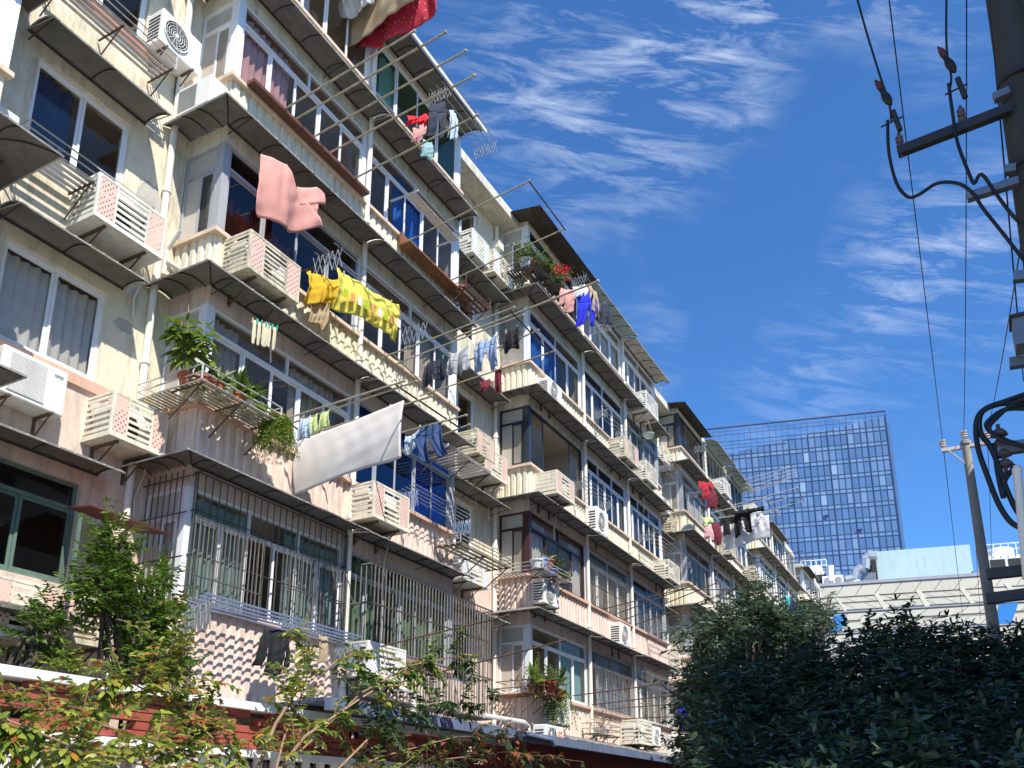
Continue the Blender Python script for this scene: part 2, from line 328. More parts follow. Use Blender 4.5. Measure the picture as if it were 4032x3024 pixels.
def awning(x0, x1, y, z, out=.5, drop=.12, left=None, right=None, rib=.62, m='awning', name='awning', arch=.05, strut=True, wob=0.):
    """sheet bent over thin ribs; left/right = wall y the sheet returns to round a bay corner"""
    b = MB(); T = [0, .2, .4, .6, .8, 1.]
    def ring(t, dz):
        zz = z - drop*t*t + arch*math.sin(math.pi*t) + dz; q = out*t; pts = []
        if left is not None: pts += [(x0-q, left, zz), (x0-q, y-q, zz)]
        else: pts += [(x0, y-q, zz)]
        if right is not None: pts += [(x1+q, y-q, zz), (x1+q, right, zz)]
        else: pts += [(x1, y-q, zz)]
        return pts
    for dz, fl in ((0, 0), (.008, 1)):
        rs = [ring(t, dz) for t in T]; m_ = len(rs[0]); vs = [p for r in rs for p in r]
        b.add(vs, [(i*m_+j, i*m_+j+1, (i+1)*m_+j+1, (i+1)*m_+j) for i in range(len(T)-1) for j in range(m_-1)])
    a = b.build(name, m, block)
    e = MB(); fr = ring(1, 0)
    for p, q in zip(fr[:-1], fr[1:]): e.tube([p, q], .014, 4)
    for r_ in (0, -1):
        side = [ring(t, .0)[r_] for t in T]; e.tube(side, .010, 4)
        if left is None and r_ == 0 or right is None and r_ == -1:
            e.tube([side[0], side[-1]], .009, 4)
    for k in range(int((x1-x0)/.2)):
        e.box(x0+.1+k*.2, x0+.115+k*.2, y-out-.02, y-out-.004, z-drop-.012, z-drop+.006)
    e.build('edge_trim', 'awning_edge', a)
    r = MB(); nr = max(1, round((x1-x0)/rib))
    prof = lambda t: z-drop*t*t+arch*math.sin(math.pi*t)-.012
    for k in range(nr+1):
        x = x0+(x1-x0)*k/nr; x = min(max(x, x0+.02), x1-.02)
        r.tube([(x, y-out*t, prof(t)) for t in T], .009, 4)
        if strut and k % 3 == 0: r.tube([(x, y-.01, z-.16), (x, y-out*.95, prof(1)+.01)], .009, 4)
    if left is not None:
        for yy in (y+.1, (y+left)/2, left-.04):
            r.tube([(x0-out*t, yy, prof(t)) for t in T], .009, 4)
        r.tube([(x0-out*t, y-out*t, prof(t)) for t in T], .009, 4)
    if right is not None: r.tube([(x1+out*t, y-out*t, prof(t)) for t in T], .009, 4)
    r.tube([(x0, y-.012, z-.02), (x1, y-.012, z-.02)], .016, 4)
    r.build('rib', 'awning_rib', a)
    return a

# slabs, partitions and back wall seen through the glass
b = MB()
for k in range(1, 7):
    b.box(-2.2, 61.5, .26, 2.6, H[k]+.06, H[k]+.2)
    for nm, x0, x1, un in BAYS: b.box(x0+.11, x1-.11, -.69, .258, H[k]+.06, H[k]+.2)
b.box(-2.2, 61.5, 2.6, 2.75, 0, 16.6)
for nm, x0, x1, un in BAYS:
    for i in range(un+1):
        x = x0+(x1-x0)*i/un; x = min(max(x, x0+.08), x1-.08); b.box(x-.05, x+.05, -.7, 2.6, 0, 16.4)
b.build('interior', 'interior', block)

# flat walls between the bays
def flat(x0, x1, wx0, wx1, far=False):
    for lo, hi, mt in ((0, 6.86, 'pink'), (6.86, 16.6, 'cream')):
        b = MB(); b.box(x0, wx0, 0, .24, lo, hi); b.box(wx1, x1, 0, .24, lo, hi)
        zs = [lo]
        for k in range(1, 7):
            z0, z1 = S[k]+.05, H[k]-.18
            if lo < 1 and k > 2: break
            if lo > 1 and k < 3: continue
            b.box(wx0, wx1, 0, .24, zs[-1], z0); zs.append(z1)
        b.box(wx0, wx1, 0, .24, zs[-1], hi); b.build('wall', mt, block)
RECESS = [(4.4, 7.55), (14.1, 17.45), (27.3, 30.0), (39.85, 42.5), (52.3, 55.0)]
flatcur = {(0, 5): 'curtain_grey', (0, 4): 'curtain_navy', (0, 3): 'curtain_white', (0, 2): None, (1, 3): 'curtain_blue', (1, 4): 'curtain_blue', (1, 5): 'curtain_grey'}
for ri, (x0, x1) in enumerate(RECESS):
    a0, a1 = x0+.75, x0+2.17
    flat(x0, x1, a0, a1)
    for k in range(2, 7):
        z0, z1 = S[k]+.05, H[k]-.18; fm = 'green_frame' if (ri, k) == (0, 2) else 'white_frame'
        window((a0+.002, .055, z0+.002), UX, NY, a1-a0-.004, z1-z0-.004, 2, tr=.0 if (ri, k) != (0, 2) else .35, fm=fm, gm='glass_dark' if k == 2 else 'glass', cm=flatcur.get((ri, k), 'curtain_grey'), cov=((0, 1),) if (ri, k) == (0, 3) else ((0, .45),))
        if k < 6: awning(x0-.05 if ri else 4.95, a1+(.2 if ri == 0 else .75), 0, H[k]+.03, out=.54, drop=.08, rib=.9)
        if ri == 0 and k in (3, 5): # terracotta sill course below the near windows
            bb = MB(); bb.box(x0+.3, x0+2.55, -.045, .0, S[k]-.12, S[k]+.03); bb.build('window_sill', 'terracotta_trim' if k == 5 else 'sill', block)
# peeled plaster patches on the near wall
b = MB()
def blob(cx, cz, rx, rz, seed, y=-.003):
    rr = random.Random(seed); n = 18
    vs = [(cx+rx*math.cos(2*math.pi*i/n)*(1+rr.uniform(-.22, .22)), y, cz+rz*math.sin(2*math.pi*i/n)*(1+rr.uniform(-.22, .22))) for i in range(n)]
    b.add(vs, [tuple(range(n))])
for a_ in ((7.0, 10.05, .22, .42, 3), (6.86, 8.05, .16, .10, 5), (7.05, 6.75, .2, .3, 9), (16.6, 12.6, .3, .2, 8), (6.95, 12.9, .2, .25, 11), (16.7, 9.9, .2, .35, 12), (16.5, 7.2, .25, .2, 14), (6.9, 4.9, .25, .3, 15), (29.4, 12.2, .25, .3, 16)):
    b = MB(); blob(*a_); b.build('plaster_patch', 'patch', block)

# bays
front = {  # (bay, unit, storey): frame, glass, curtain, panes, coverage, open panes
 ('A', 0, 5): ('white_frame', 'glass', 'curtain_pink', 5, ((0, .38),), ()), ('A', 1, 5): ('white_frame', 'glass', 'curtain_blue', 5, ((.3, .62),), ()),
 ('A', 0, 4): ('grey_frame', 'glass_dark', 'curtain_red', 4, ((.0, .5),), ()), ('A', 1, 4): ('white_frame', 'glass', 'curtain_beige', 5, ((.5, .8),), ()),
 ('A', 0, 3): ('white_frame', 'glass', 'curtain_beige', 5, ((0, .18), (.55, .9)), ()), ('A', 1, 3): ('grey_frame', 'glass_blue', 'curtain_ltblue', 5, ((.6, .95),), ()),
 ('A', 0, 2): ('white_frame', 'glass', 'curtain_teal', 6, ((0, .35), (.6, 1)), (2,)), ('A', 1, 2): ('grey_frame', 'glass_green', 'curtain_beige', 6, ((0, .3), (.5, 1)), ()),
 ('A', 0, 6): ('white_frame', 'glass', 'curtain_white', 5, ((0, .5),), ()), ('A', 1, 6): ('white_frame', 'glass_green', 'curtain_white', 4, ((.1, .3),), ()),
 ('B', 0, 6): ('white_frame', 'glass_dark', 'curtain_grey', 4, ((0, .4),), ()), ('B', 1, 6): ('white_frame', 'glass', 'curtain_white', 4, ((0, 1),), ()), ('B', 2, 6): ('white_frame', 'glass', 'curtain_ltblue', 5, ((0, .6),), ()),
 ('B', 0, 5): ('white_frame', 'glass', 'curtain_blue', 4, ((0.1, .62),), ()), ('B', 0, 4): ('charcoal_frame', 'glass', None, 4, (), (1, 2)), ('B', 0, 3): ('brown_frame', 'glass', 'curtain_white', 4, ((0, .3), (.8, 1)), ()),
 ('B', 0, 2): ('white_frame', 'glass', 'curtain_teal', 4, ((.5, 1),), ()), ('C', 0, 6): ('charcoal_frame', 'glass', 'curtain_navy', 5, ((0, .2),), (2, 3)),
}
cur_cycle = ['curtain_grey', 'curtain_white', 'curtain_beige', 'curtain_white', 'curtain_ltblue', 'curtain_white', 'curtain_grey', None]
def bay(nm, x0, x1, un):
    sides = [(x0, NX)] if nm != 'Z' else []
    for lo, hi, mp_, mw in ((1, 2, 'pink_panel', 'pink'), (3, 3, 'pink_panel', 'pink'), (4, 6, 'cream_panel', 'cream')):
        for k in range(lo, hi+1):
            z0 = (H[k-1]+.30 if k > 1 else 0) if (nm, k) != ('A', 2) else 2.3; z1 = S[k]-.04 if k > 1 else H[1]
            b = MB()
            for i in range(un):
                a0 = x0+(x1-x0)*i/un; a1 = x0+(x1-x0)*(i+1)/un
                corr(b, (a0, BY, 0), UX, NY, a1-a0, z0, z1)
            corr(b, (x0, BY, 0), UY, NX, -BY, z0, z1)
            b.add([(x1, BY, z0), (x1, 0, z0), (x1, 0, z1), (x1, BY, z1)], [(0, 1, 2, 3)])
            b.build('panel', mp_, block)
            # band between window head and the panel above
            w = MB(); zb0, zb1 = H[k], (H[k]+.30 if k < 6 else 16.6)
            w.box(x0, x1, BY-.012, BY+.10, zb0, zb1); w.box(x0-.012, x0+.1, BY+.1, 0, zb0, zb1); w.box(x1-.1, x1+.012, BY+.1, 0, zb0, zb1)
            if (nm, k) != ('A', 1): w.build('lintel', mw if k != 2 else 'pink', block)
            s_ = MB(); s_.box(x0-.09, x1+.04, BY-.10, BY+.06, S[k]-.065, S[k]); s_.box(x0-.09, x0+.06, BY+.06, 0, S[k]-.065, S[k])
            s_.build('sill_ledge', 'sill_light' if k > 3 else 'sill', block)
    # corner posts and unit dividers
    for i in range(un+1):
        x = x0+(x1-x0)*i/un
        if 0 < i < un:
            b = MB(); b.tube([(x, BY-.075, 2.6), (x, BY-.075, 16.5)], .05, 10)
            for z in (3.4, 6.3, 9.2, 12.0, 14.8): b.lathe((x, BY-.075, z), [(.052, 0), (.066, .01), (.066, .09), (.052, .1)], 10)
            b.build('downpipe', 'pvc', block, smooth=False)
    for k in range(2, 7):
        h = H[k]-S[k]
        for i in range(un):
            a0 = x0+(x1-x0)*i/un; a1 = x0+(x1-x0)*(i+1)/un
            spec = front.get((nm, i, k))
            if not spec:
                c = random.choice(cur_cycle); spec = (random.choice(['white_frame', 'white_frame', 'grey_frame']), random.choice(['glass', 'glass', 'glass_dark']), c, random.choice([4, 5, 5, 6]), random.choice([((0, .5),), ((0, 1),), ((0, 1),), ((.3, 1),), ((0, .3), (.6, 1))]), ())
            fm, gm, cm, pn, cv, op = spec
            if (nm, i, k) == ('B', 0, 5):                       # concrete-faced end of this flat
                pass
            l = .11 if i == 0 else .06; r_ = .11 if i == un-1 else .06
            window((a0+l, BY+.01, S[k]), UX, NY, a1-a0-l-r_, h, pn, fm=fm, gm=gm, cm=cm, cov=cv, open_=op, tr=0 if (nm, i, k) == ('B', 0, 4) or k == 6 and nm != 'B' else .4)
            pb = MB()
            if i == 0: pb.box(a0-.012, a0+.108, BY-.012, BY+.12, S[k], H[k])
            else: pb.box(a0-.058, a0+.058, BY+.0, BY+.1, S[k], H[k])
            pb.build('corner_post' if i == 0 else 'post', fm, block)
            if i == un-1: MB().box(a1-.108, a1+.012, BY-.012, BY+.12, S[k], H[k]).build('corner_post', fm, block)
        # glazed return on the near side
        if nm != 'Z':
            spec = front.get((nm, 0, k), ('white_frame', 'glass', 'curtain_white', 4, ((0, .4),), ()))
            if (nm, k) == ('B', 5):
                cb = MB(); cb.box(x0, x0+.12, BY+.122, -.002, S[k], H[k]); cb.build('wall', 'concrete', block)
            else:
                window((x0+.005, -.004, S[k]), (0, -1, 0), NX, -BY-.13, h, 2, fm=spec[0], gm=spec[1], cm='curtain_beige' if (nm, k) in (('A', 4), ('B', 4)) else spec[2], cov=((.0, .4),), tr=.42)
        else:
            window((x1-.005, BY+.126, S[k]), UY, (1, 0, 0), -BY-.13, h, 2, tr=.42)
    for k in range(1, 7):
        if k == 6 or (nm, k) == ('A', 1): continue
        zz = H[k]+.30
        for i in range(un):
            a0 = x0+(x1-x0)*i/un; a1 = x0+(x1-x0)*(i+1)/un
            awning(a0 if i == 0 else a0+.02, a1 if i == un-1 else a1-.02, BY-.012, zz+random.uniform(-.015, .015) if i else zz, out=.5, drop=.07, arch=.045, left=-.02 if i == 0 and nm != 'Z' else None, right=-.02 if (i == un-1 and nm == 'Z') else None)
for b_ in BAYS: bay(*b_)

# downpipes with hopper heads in the recesses
for ri, (x0, x1) in enumerate(RECESS):
    x = x1-.34; b = MB()
    b.tube([(x, -.07, 2.6), (x, -.07, 16.4)], .052, 10)
    for z in (4.1, 7.6, 10.4, 13.1, 15.9)[:]: b.lathe((x, -.07, z), [(.053, 0), (.068, .01), (.068, .1), (.053, .11)], 10)
    if ri:
        for z in (5.75, 9.1, 11.9, 15.7): b.box(x-.13, x+.13, -.21, .0, z, z+.22); b.lathe((x, -.08, z-.12), [(.055, 0), (.11, .12)], 8)
    b.build('downpipe', 'pvc', block)
b = MB(); b.tube([(7.21, -.07, 2.5), (7.21, -.07, 6.0)], .05, 8); b.build('downpipe', 'pvc_pink', block)
b = MB(); b.tube([(7.32, -.1, 9.5), (7.32, -.32, 9.75)], .035, 8); b.tube([(7.32, -.1, 9.5), (7.32, -.08, 9.1)], .035, 8); b.tube([(7.3, -.12, 9.3), (7.52, -.12, 9.3)], .04, 8); b.build('waste_pipe', 'pvc', block)

# roof: slab over everything, concrete eaves over the recesses, sheet eaves over the bays
b = MB(); b.box(-2.2, 61.5, .01, 9, 16.6, 16.78); [b.box(x0_, x1_, BY+.02, .008, 16.6, 16.78) for _, x0_, x1_, _ in BAYS]; b.build('roof', 'plaster', block)
for x0, x1 in RECESS[:3]:
    b = MB(); b.box(x0+.02, x1-.02, -.50, -.001, 16.46, 16.598); b.box(x0+.02, x1-.02, -.56, -.502, 16.42, 16.68); b.build('eave', 'plaster', block)
awning(-2.2, 4.4, BY-.012, 16.56, .55, .08, right=-.02, m='green_sheet')
awning(7.55, 10.85, BY-.012, 16.58, .62, .10, left=-.02, m='plaster', strut=False)
b = MB(); b.box(7.0, 14.2, -1.44, -1.42, 16.46, 16.56); b.build('eave', 'plaster', block)
awning(10.87, 14.1, BY-.012, 16.56, .58, .10, m='awning')
def corrugated_roof(x0, x1, z, out, name='roof_sheet', m='corrugated_dark', side=.5, wy=0):
    b = MB(); xs = np.arange(x0-side, x1, .035); vs = []
    for t in (0, 1):
        for dz in (0,):
            for i, x in enumerate(xs): vs.append((x, wy+(BY-out-wy)*t, z+.16-.2*t+.012*math.sin(i*math.pi/1.5)))
    n = len(xs); b.add(vs, [(i, i+1, n+i+1, n+i) for i in range(n-1)])
    vs2 = [(x, y, zz+.006) for x, y, zz in vs]; b.add(vs2, [(i, i+1, n+i+1, n+i) for i in range(n-1)])
    for yy in (BY-out+.1, BY-out*.5): b.box(x0-side, x1, yy-.02, yy+.02, z-.055+(.2*(1-(yy-wy)/(BY-out-wy))), z-.03+(.2*(1-(yy-wy)/(BY-out-wy))))
    return b.build(name, m, block)
corrugated_roof(17.45, 20.7, 16.50, .62)
awning(20.74, 24.0, BY-.012, 16.5, .6, .1, m='green_sheet'); awning(24.05, 27.5, BY-.012, 16.5, .52, .1, m='plaster')
corrugated_roof(30.0, 33.2, 16.60, .45); awning(33.3, 36.4, BY-.012, 16.52, .6, .1, m='green_sheet'); awning(36.5, 39.9, BY-.012, 16.5, .55, .08, m='green_sheet')
awning(45.2, 49., BY-.012, 16.5, .4, .1, left=-.02); awning(55.0, 58.2, BY-.012, 16.5, .45, .1, left=-.02, m='corrugated_dark')
# dark facing boards under two flats' windows on the nearest bay
a = MB(); a.ob((7.75, BY-.10, 0), UX, NY, 0, 2.9, -.0, .16, S[5]-.02, S[5]+.04); a.build('ledge_board', 'brown_board', block)
a = MB(); a.box(11.8, 14.05, BY-.14, BY-.10, S[5]-.30, S[5]-.02); a.box(11.8, 14.05, BY-.36, BY-.142, S[5]-.30, S[5]-.26); a.build('ledge_board', 'rust_board', block)
# window bars
def grille(x0, x1, y, z0, z1, m, step=.11, side=True, label=None, rails=(0, .36, .7, 1), r=.009, yb=BY, floor=False):
    b = MB(); n = int((x1-x0)/step)
    for i in range(n+1): x = x0+(x1-x0)*i/n; b.tube([(x, y, z0), (x, y, z1)], r, 4)
    for t in rails: z = z0+(z1-z0)*t; b.tube([(x0, y, z), (x1, y, z)], r*1.4, 4)
    if side:
        for xx in (x0, x1):
            k = max(2, int(abs(yb-y)/step)) if side is True else 6
            for i in range(k): yy = y+(yb-y)*i/k; b.tube([(xx, yy, z0), (xx, yy, z1)], r, 4)
            for t in rails: z = z0+(z1-z0)*t; b.tube([(xx, y, z), (xx, yb, z)], r*1.4, 4)
    if floor:
        for i in range(int((x1-x0)/.06)): x = x0+i*.06; b.tube([(x, y, z0), (x, yb, z0)], r*.8, 4)
    return b.build('window_bars', m, block)
grille(7.62, 10.75, BY-.09, S[2]-.02, H[2]+.2, 'dark_grille', .13, yb=BY)
grille(7.62, 8.85, BY-.13, S[2]+.0, S[2]+1.12, 'grey_grille', .075, side=False, rails=(0, .3, 1)); grille(9.35, 10.75, BY-.13, S[2]+.0, S[2]+1.12, 'grey_grille', .085, side=False, rails=(0, .5, 1))
grille(11.0, 15.0, BY-.42, S[2]-.85, H[2]-.25, 'grey_grille', .10, yb=BY, floor=True, r=.013)
b = MB()
for i in range(7): yy = -.1-i*.11; b.tube([(7.48, yy, S[2]-.02), (7.48, yy, H[2]+.2)], .01, 4)
for z in (S[2], S[2]+.55, S[2]+1.15, H[2]+.1): b.tube([(7.48, 0, z), (7.48, BY-.09, z)], .014, 4)
b.build('window_bars', 'dark_grille', block)
grille(20.9, 23.8, BY-.1, S[3], H[3], 'dark_grille', .12); grille(20.9, 23.8, BY-.1, S[2]-.1, H[2], 'grey_grille', .1)
grille(24.2, 27.1, BY-.35, S[2]-.1, H[2]-.1, 'grey_grille', .11, floor=True); grille(30.2, 33.1, BY-.3, S[2]-.5, H[2], 'grey_grille', .14, floor=True)
grille(33.4, 36.4, BY-.3, S[2]-.1, H[2], 'grey_grille', .14)
# ================================================================ AIR CONDITIONERS AND THEIR CAGES
FLOORW = {1: 'ground', 2: 'second', 3: 'third', 4: 'fourth', 5: 'fifth', 6: 'top'}
def ac_unit(loc, label, w=.8, h=.56, d=.3, rz=0., grille='round', brackets=True, text=None, group='air conditioners on the apartment block', badge=None, fan_x=.36, fin='ac_dark'):
    """local: back-left-bottom corner at the origin, front faces -y"""
    t = thing('air_conditioner', label, 'air conditioner', loc, rz, group)
    key = ('ac', w, h, d)
    part('casing', key, lambda b: b.box(0, w, -d, 0, 0, h), 'ac_white', t, bevel=.018)
    def side(b):
        for i in range(7):
            z = h*.14+i*h*.105; b.box(-.004, .003, -d+.05, -.05, z, z+h*.05)
    part('side_louvres', key+('s',), side, fin, t)
    r = min(h*.41, w*.30); cx, cz = w*fan_x, h*.5
    if grille == 'round':
        part('fan', key+('f', fan_x), lambda b: b.lathe((cx, -d-.002, cz), [(0.001, 0), (r, 0.0), (r, .004), (.001, .004)], 26, axis=(0, -1, 0)), 'ac_dark', t)
        def gr(b):
            for q in (.12, .3, .48, .66, .84, 1.0): b.ring((cx, -d-.016, cz), (0, 1, 0), r*q, .0042 if q < 1 else .011, 24)
            for i in range(14):
                a = i*math.pi*2/14; b.tube([(cx+.1*r*math.cos(a), -d-.014, cz+.1*r*math.sin(a)), (cx+r*math.cos(a+.35), -d-.014, cz+r*math.sin(a+.35))], .0035, 4)
            b.lathe((cx, -d-.008, cz), [(.03, 0), (.03, .014), (.001, .016)], 14, axis=(0, -1, 0))
        part('fan_grille', key+('g', fan_x), gr, 'ac_white', t)
    elif grille == 'mesh':
        part('fan', key+('fm',), lambda b: b.box(w*.12, w*.66, -d-.002, -d, h*.1, h*.9), 'ac_grey', t)
        def gr(b):
            n = 22
            for i in range(n): z = h*.1+h*.8*i/(n-1); b.box(w*.11, w*.67, -d-.012, -d-.006, z, z+.007)
            for i in range(34): x = w*.11+w*.56*i/33; b.box(x, x+.0045, -d-.016, -d-.0125, h*.1, h*.905)
        part('fan_grille', key+('gm',), gr, 'ac_white', t)
    elif grille == 'plain':
        def gr(b):
            for i in range(12): z = h*.12+h*.74*i/11; b.box(w*.08, w*.6, -d-.006, -d, z, z+.012)
        part('louvre_panel', key+('gp',), gr, 'ac_grey', t)
    elif grille == 'bars':
        part('fan', key+('f', fan_x), lambda b: b.lathe((cx, -d-.002, cz), [(0.001, 0), (r, 0.0), (r, .004), (.001, .004)], 26, axis=(0, -1, 0)), 'ac_dark', t)
        def gr(b):
            for i in range(7): x = w*.08+i*w*.09; b.tube([(x, -d-.02, h*.06), (x, -d-.02, h*.94)], .0045, 4)
            for z in (h*.06, h*.94): b.tube([(w*.08, -d-.02, z), (w*.62, -d-.02, z)], .006, 4)
        part('fan_grille', key+('gb', fan_x), gr, 'ac_white', t)
        part('fan_blade', key+('bl', fan_x), lambda b: b.add([(cx-.02, -d-.006, cz-.02), (cx-.12, -d-.006, cz+.13), (cx-.03, -d-.01, cz+.16)], [(0, 1, 2)]).add([(cx+.02, -d-.006, cz), (cx+.16, -d-.006, cz-.02), (cx+.12, -d-.01, cz-.12)], [(0, 1, 2)]), 'ac_white', t)
    if badge:
        part('badge', key+('b',), lambda b: b.box(w*.68, w*.92, -d-.004, -d, h*.5, h*.82), badge, t)
    if brackets:
        for i, x in enumerate((w*.15, w*.8)):
            def br(b, x=x):
                b.box(x, x+.03, -d-.03, 0, -.03, -.002); b.box(x, x+.03, -.03, 0, -.30, -.031); b.tube([(x+.015, -.03, -.28), (x+.015, -d+.02, -.03)], .011, 4)
            part('bracket', key+('br', i), br, 'bracket', t)
    if text:
        for (s_, sz, tx, tz, m_) in text:
            cu = bpy.data.curves.new('lettering', 'FONT'); cu.body = s_; cu.size = sz; cu.extrude = .001; cu.materials.append(M[m_])
            o = bpy.data.objects.new('lettering', cu); me = bpy.data.meshes.new_from_object(o); bpy.data.objects.remove(o)
            o = bpy.data.objects.new('lettering', me); C.objects.link(o); o.parent = t; o.location = (tx, -d-.006, tz); o.rotation_euler = (math.pi/2, 0, 0)
    return t

def ac_cage(loc, label, w=.98, h=.6, d=.55, rz=0., style='perf', group='air conditioner cages on the apartment block', inner=True, pl='perf_pink', slats=6, solid_side=False, cm='cage_cream', tilt=0.):
    """white louvred cage on brackets; origin back-left-bottom, front faces -y"""
    w = round(w, 2); h = round(h, 2)
    t = thing('air_conditioner_cage', label, 'air conditioner cage', loc, rz, group)
    t.rotation_euler = (tilt, tilt*.7, rz); key = ('cage', w, h, d, cm); q = .035
    def fr(b):
        for x in (0, w-q):
            b.box(x, x+q, -d, -d+q, 0, h)
            b.box(x, x+q, -q, 0, 0, h)
        for z in (0, h-q):
            b.box(q, w-q, -d-.004, -d+q, z, z+q)
            for x in (0, w-q): b.box(x, x+q, -d+q, -q, z, z+q)
        b.box(0, w, -d-.008, -.0, -.03, -.002)
    part('frame', key+('fr',), fr, cm, t)
    pw = w*.23 if style == 'perf' else 0
    if style == 'perf':
        for nm_, x0 in (('pl', q), ('pr', w-q-pw)):
            part('perforated_panel', key+(nm_, pl), lambda b, x0=x0: b.box(x0, x0+pw, -d, -d+.003, q, h-q), pl if nm_ == 'pr' or pl == 'perf_white' else ('perf_white' if style == 'perf' and pl == 'mixed' else pl), t)
    def fs(b):
        x0, x1 = q+pw, w-q-pw; n = slats
        if pw: b.box(x0, x0+.022, -d-.002, -d+.02, q, h-q); b.box(x1-.022, x1, -d-.002, -d+.02, q, h-q)
        for i in range(n):
            z = q+(h-2*q)*(i+.35)/n; b.box(x0, x1, -d, -d+.012, z, z+(h-2*q)/n*.46)
    part('front_slats', key+('fs', style, slats), fs, cm, t)
    for sd_, xx in ((0, .004), (1, w-.014)):
        def ss(b, xx=xx):
            n = slats
            for i in range(n):
                z = q+(h-2*q)*(i+.3)/n; b.box(xx, xx+.010, -d+q, -q, z, z+(h-2*q)/n*(.9 if solid_side else .5))
        part('side_slats', key+('ss', slats, solid_side, sd_), ss, cm, t)
    for i, x in enumerate((w*.18, w*.76)):
        def br(b, x=x):
            b.box(x, x+.035, -d+.05, 0, -.065, -.032); b.box(x, x+.035, -.035, 0, -.38, -.066); b.tube([(x+.017, -.03, -.36), (x+.017, -d+.12, -.07)], .013, 4)
        part('bracket', key+('br', i), br, 'bracket', t)
    if inner:
        k2 = ('inner', round(w, 2), round(h, 2)); hs = random.random()
        def hose(b): b.tube([(w*.9, -.12, h*.35), (w+.07, -.1, h*.2), (w+.09+.05*hs, -.05, -.12), (w+.02, -.03, -.35-.3*hs), (w+.05, -.025, -.6-.3*hs)], .014, 6)
        part('hose', ('hose', w, h, hs), hose, 'pvc', t)
        a = thing('air_conditioner', 'air conditioner inside the '+' '.join(label.split()[:11]), 'air conditioner', loc, rz, 'caged air conditioners')
        part('casing', k2, lambda b: b.box(.1, w-.12, -d+.2, -.06, .002, h-.06), 'ac_white', a)
        part('fan', k2+('f',), lambda b: b.lathe((w*.42, -d+.198, h*.46), [(.001, 0), (h*.36, 0), (h*.36, .004), (.001, .004)], 20, axis=(0, -1, 0)), 'ac_dark', a)
    return t
def put(px, py, Yf, d): p = atY(px, py, Yf); return (p.x, Yf+d, p.z)
YB = BY-.02
# (front-bottom-left px, front-bottom-right px, wall y, height, style, panels, label)
cages = [
 ((370,836), (640,1010), 0, .62, 'perf', 'perf_pink', 'louvred cage with a brown perforated end on the cream wall, between the two near windows'),
 ((430,1700), (645,1812), 0, .58, 'perf', 'perf_pink', 'louvred cage with pink punched panels, directly left of the flower rack corner'),
 ((976,1044), (1176,1195), YB, .60, 'perf', 'perf_pink', 'louvred cage below the pink hanging shirt'),
 ((1470,2027), (1610,2094), YB, .60, 'perf', 'perf_pink', 'louvred cage with a blue label inside, under the white quilt'),
 ((1822,2271), (1927,2319), 0, .60, 'perf', 'perf_white', 'lowest louvred cage in the narrow recess, below the blue window'),
 ((1913,1852), (1998,1908), 0, .62, 'perf', 'perf_pink', 'lower of two louvred cages beside the awning in the recess with blue windows'),
 ((1880,1775), (1935,1812), 0, .55, 'perf', 'perf_pink', 'upper louvred cage half behind its twin in the recess with blue windows'),
 ((1945,1062), (2021,1143), 0, .62, 'perf', 'perf_white', 'louvred cage just left of the flower rack with red blooms'),
 ((1860,985), (1925,1040), 0, .62, 'perf', 'perf_white', 'white punched cage behind the drain hopper below the roof corner'),
 ((2194,1935), (2263,1987), YB, .56, 'perf', 'perf_pink', 'closed louvred cage under the black framed open window'),
 ((2462,1790), (2519,1843), YB, .60, 'perf', 'perf_pink', 'louvred cage left of the hanging flower basket'),
 ((2546,1880), (2591,1920), YB, .60, 'slat', 'perf_pink', 'louvred cage right below the hanging flower basket'),
 ((2546,1604), (2593,1645), YB, .62, 'slat', 'perf_pink', 'louvred cage highest up at the end of the middle bay'),
 ((2616,1812), (2650,1832), 0, .58, 'slat', 'perf_pink', 'louvred cage beside the black roofed balcony'),
 ((2646,2088), (2679,2101), 0, .58, 'slat', 'perf_pink', 'louvred cage in the recess left of the red shirt balcony'),
 ((2636,2271), (2678,2296), YB, .60, 'slat', 'perf_pink', 'louvred cage under a folding rack at the far end of the middle bay'),
 ((2855,1938), (2880,1967), YB, .66, 'slat', 'perf_pink', 'louvred cage beside the bare rods in front of the tower'),
 ((2880,2180), (2898,2202), YB, .66, 'slat', 'perf_pink', 'louvred cage under the printed white sheet'),
 ((2974,2282), (2992,2300), YB, .66, 'slat', 'perf_pink', 'smallest louvred cage low on the far bay'),
 ((2519,2924), (2571,2928), YB, .62, 'slat', 'perf_pink', 'louvred cage next to a round fan near the bottom edge'),
 ((2640,2975), (2700,2985), YB, .60, 'slat', 'perf_pink', 'low louvred cage against the wall by the dark tree'),
 ((2640,2640), (2700,2662), -.2, .62, 'slat', 'perf_pink', 'flat louvred cage above the red and blue laundry cage'),
 ((206,2508), (330,2540), 0, .55, 'perf', 'perf_pink', 'louvred cage behind the green shrub'),
 ((-60,2480), (62,2500), 0, .62, 'perf', 'perf_pink', 'punched pink cage at the left edge under the flower pots'),
 ((1443,2650), (1597,2666), YB, .52, 'perf', 'perf_white', 'louvred cage under the big window cage, among the leafy branches'),
]
for i, (a, c, y, h, st, pl, lb) in enumerate(cages):
    d = .55 if h != .56 else .62; p = put(a[0], a[1], y-d, d); q = atY(c[0], c[1], y-d); w = max(.8, min(1.15, q.x-p[0]))
    ac_cage(p, lb, w=w, h=h, d=d, style=st, pl=pl, inner=i < 20, solid_side=(i == 9), slats=(6, 6, 7, 6, 5)[i % 5], cm=('cage_cream', 'cage_cream2', 'cage_cream', 'cage_cream3')[(i*7+1) % 4], tilt=rng.normal()*.008)
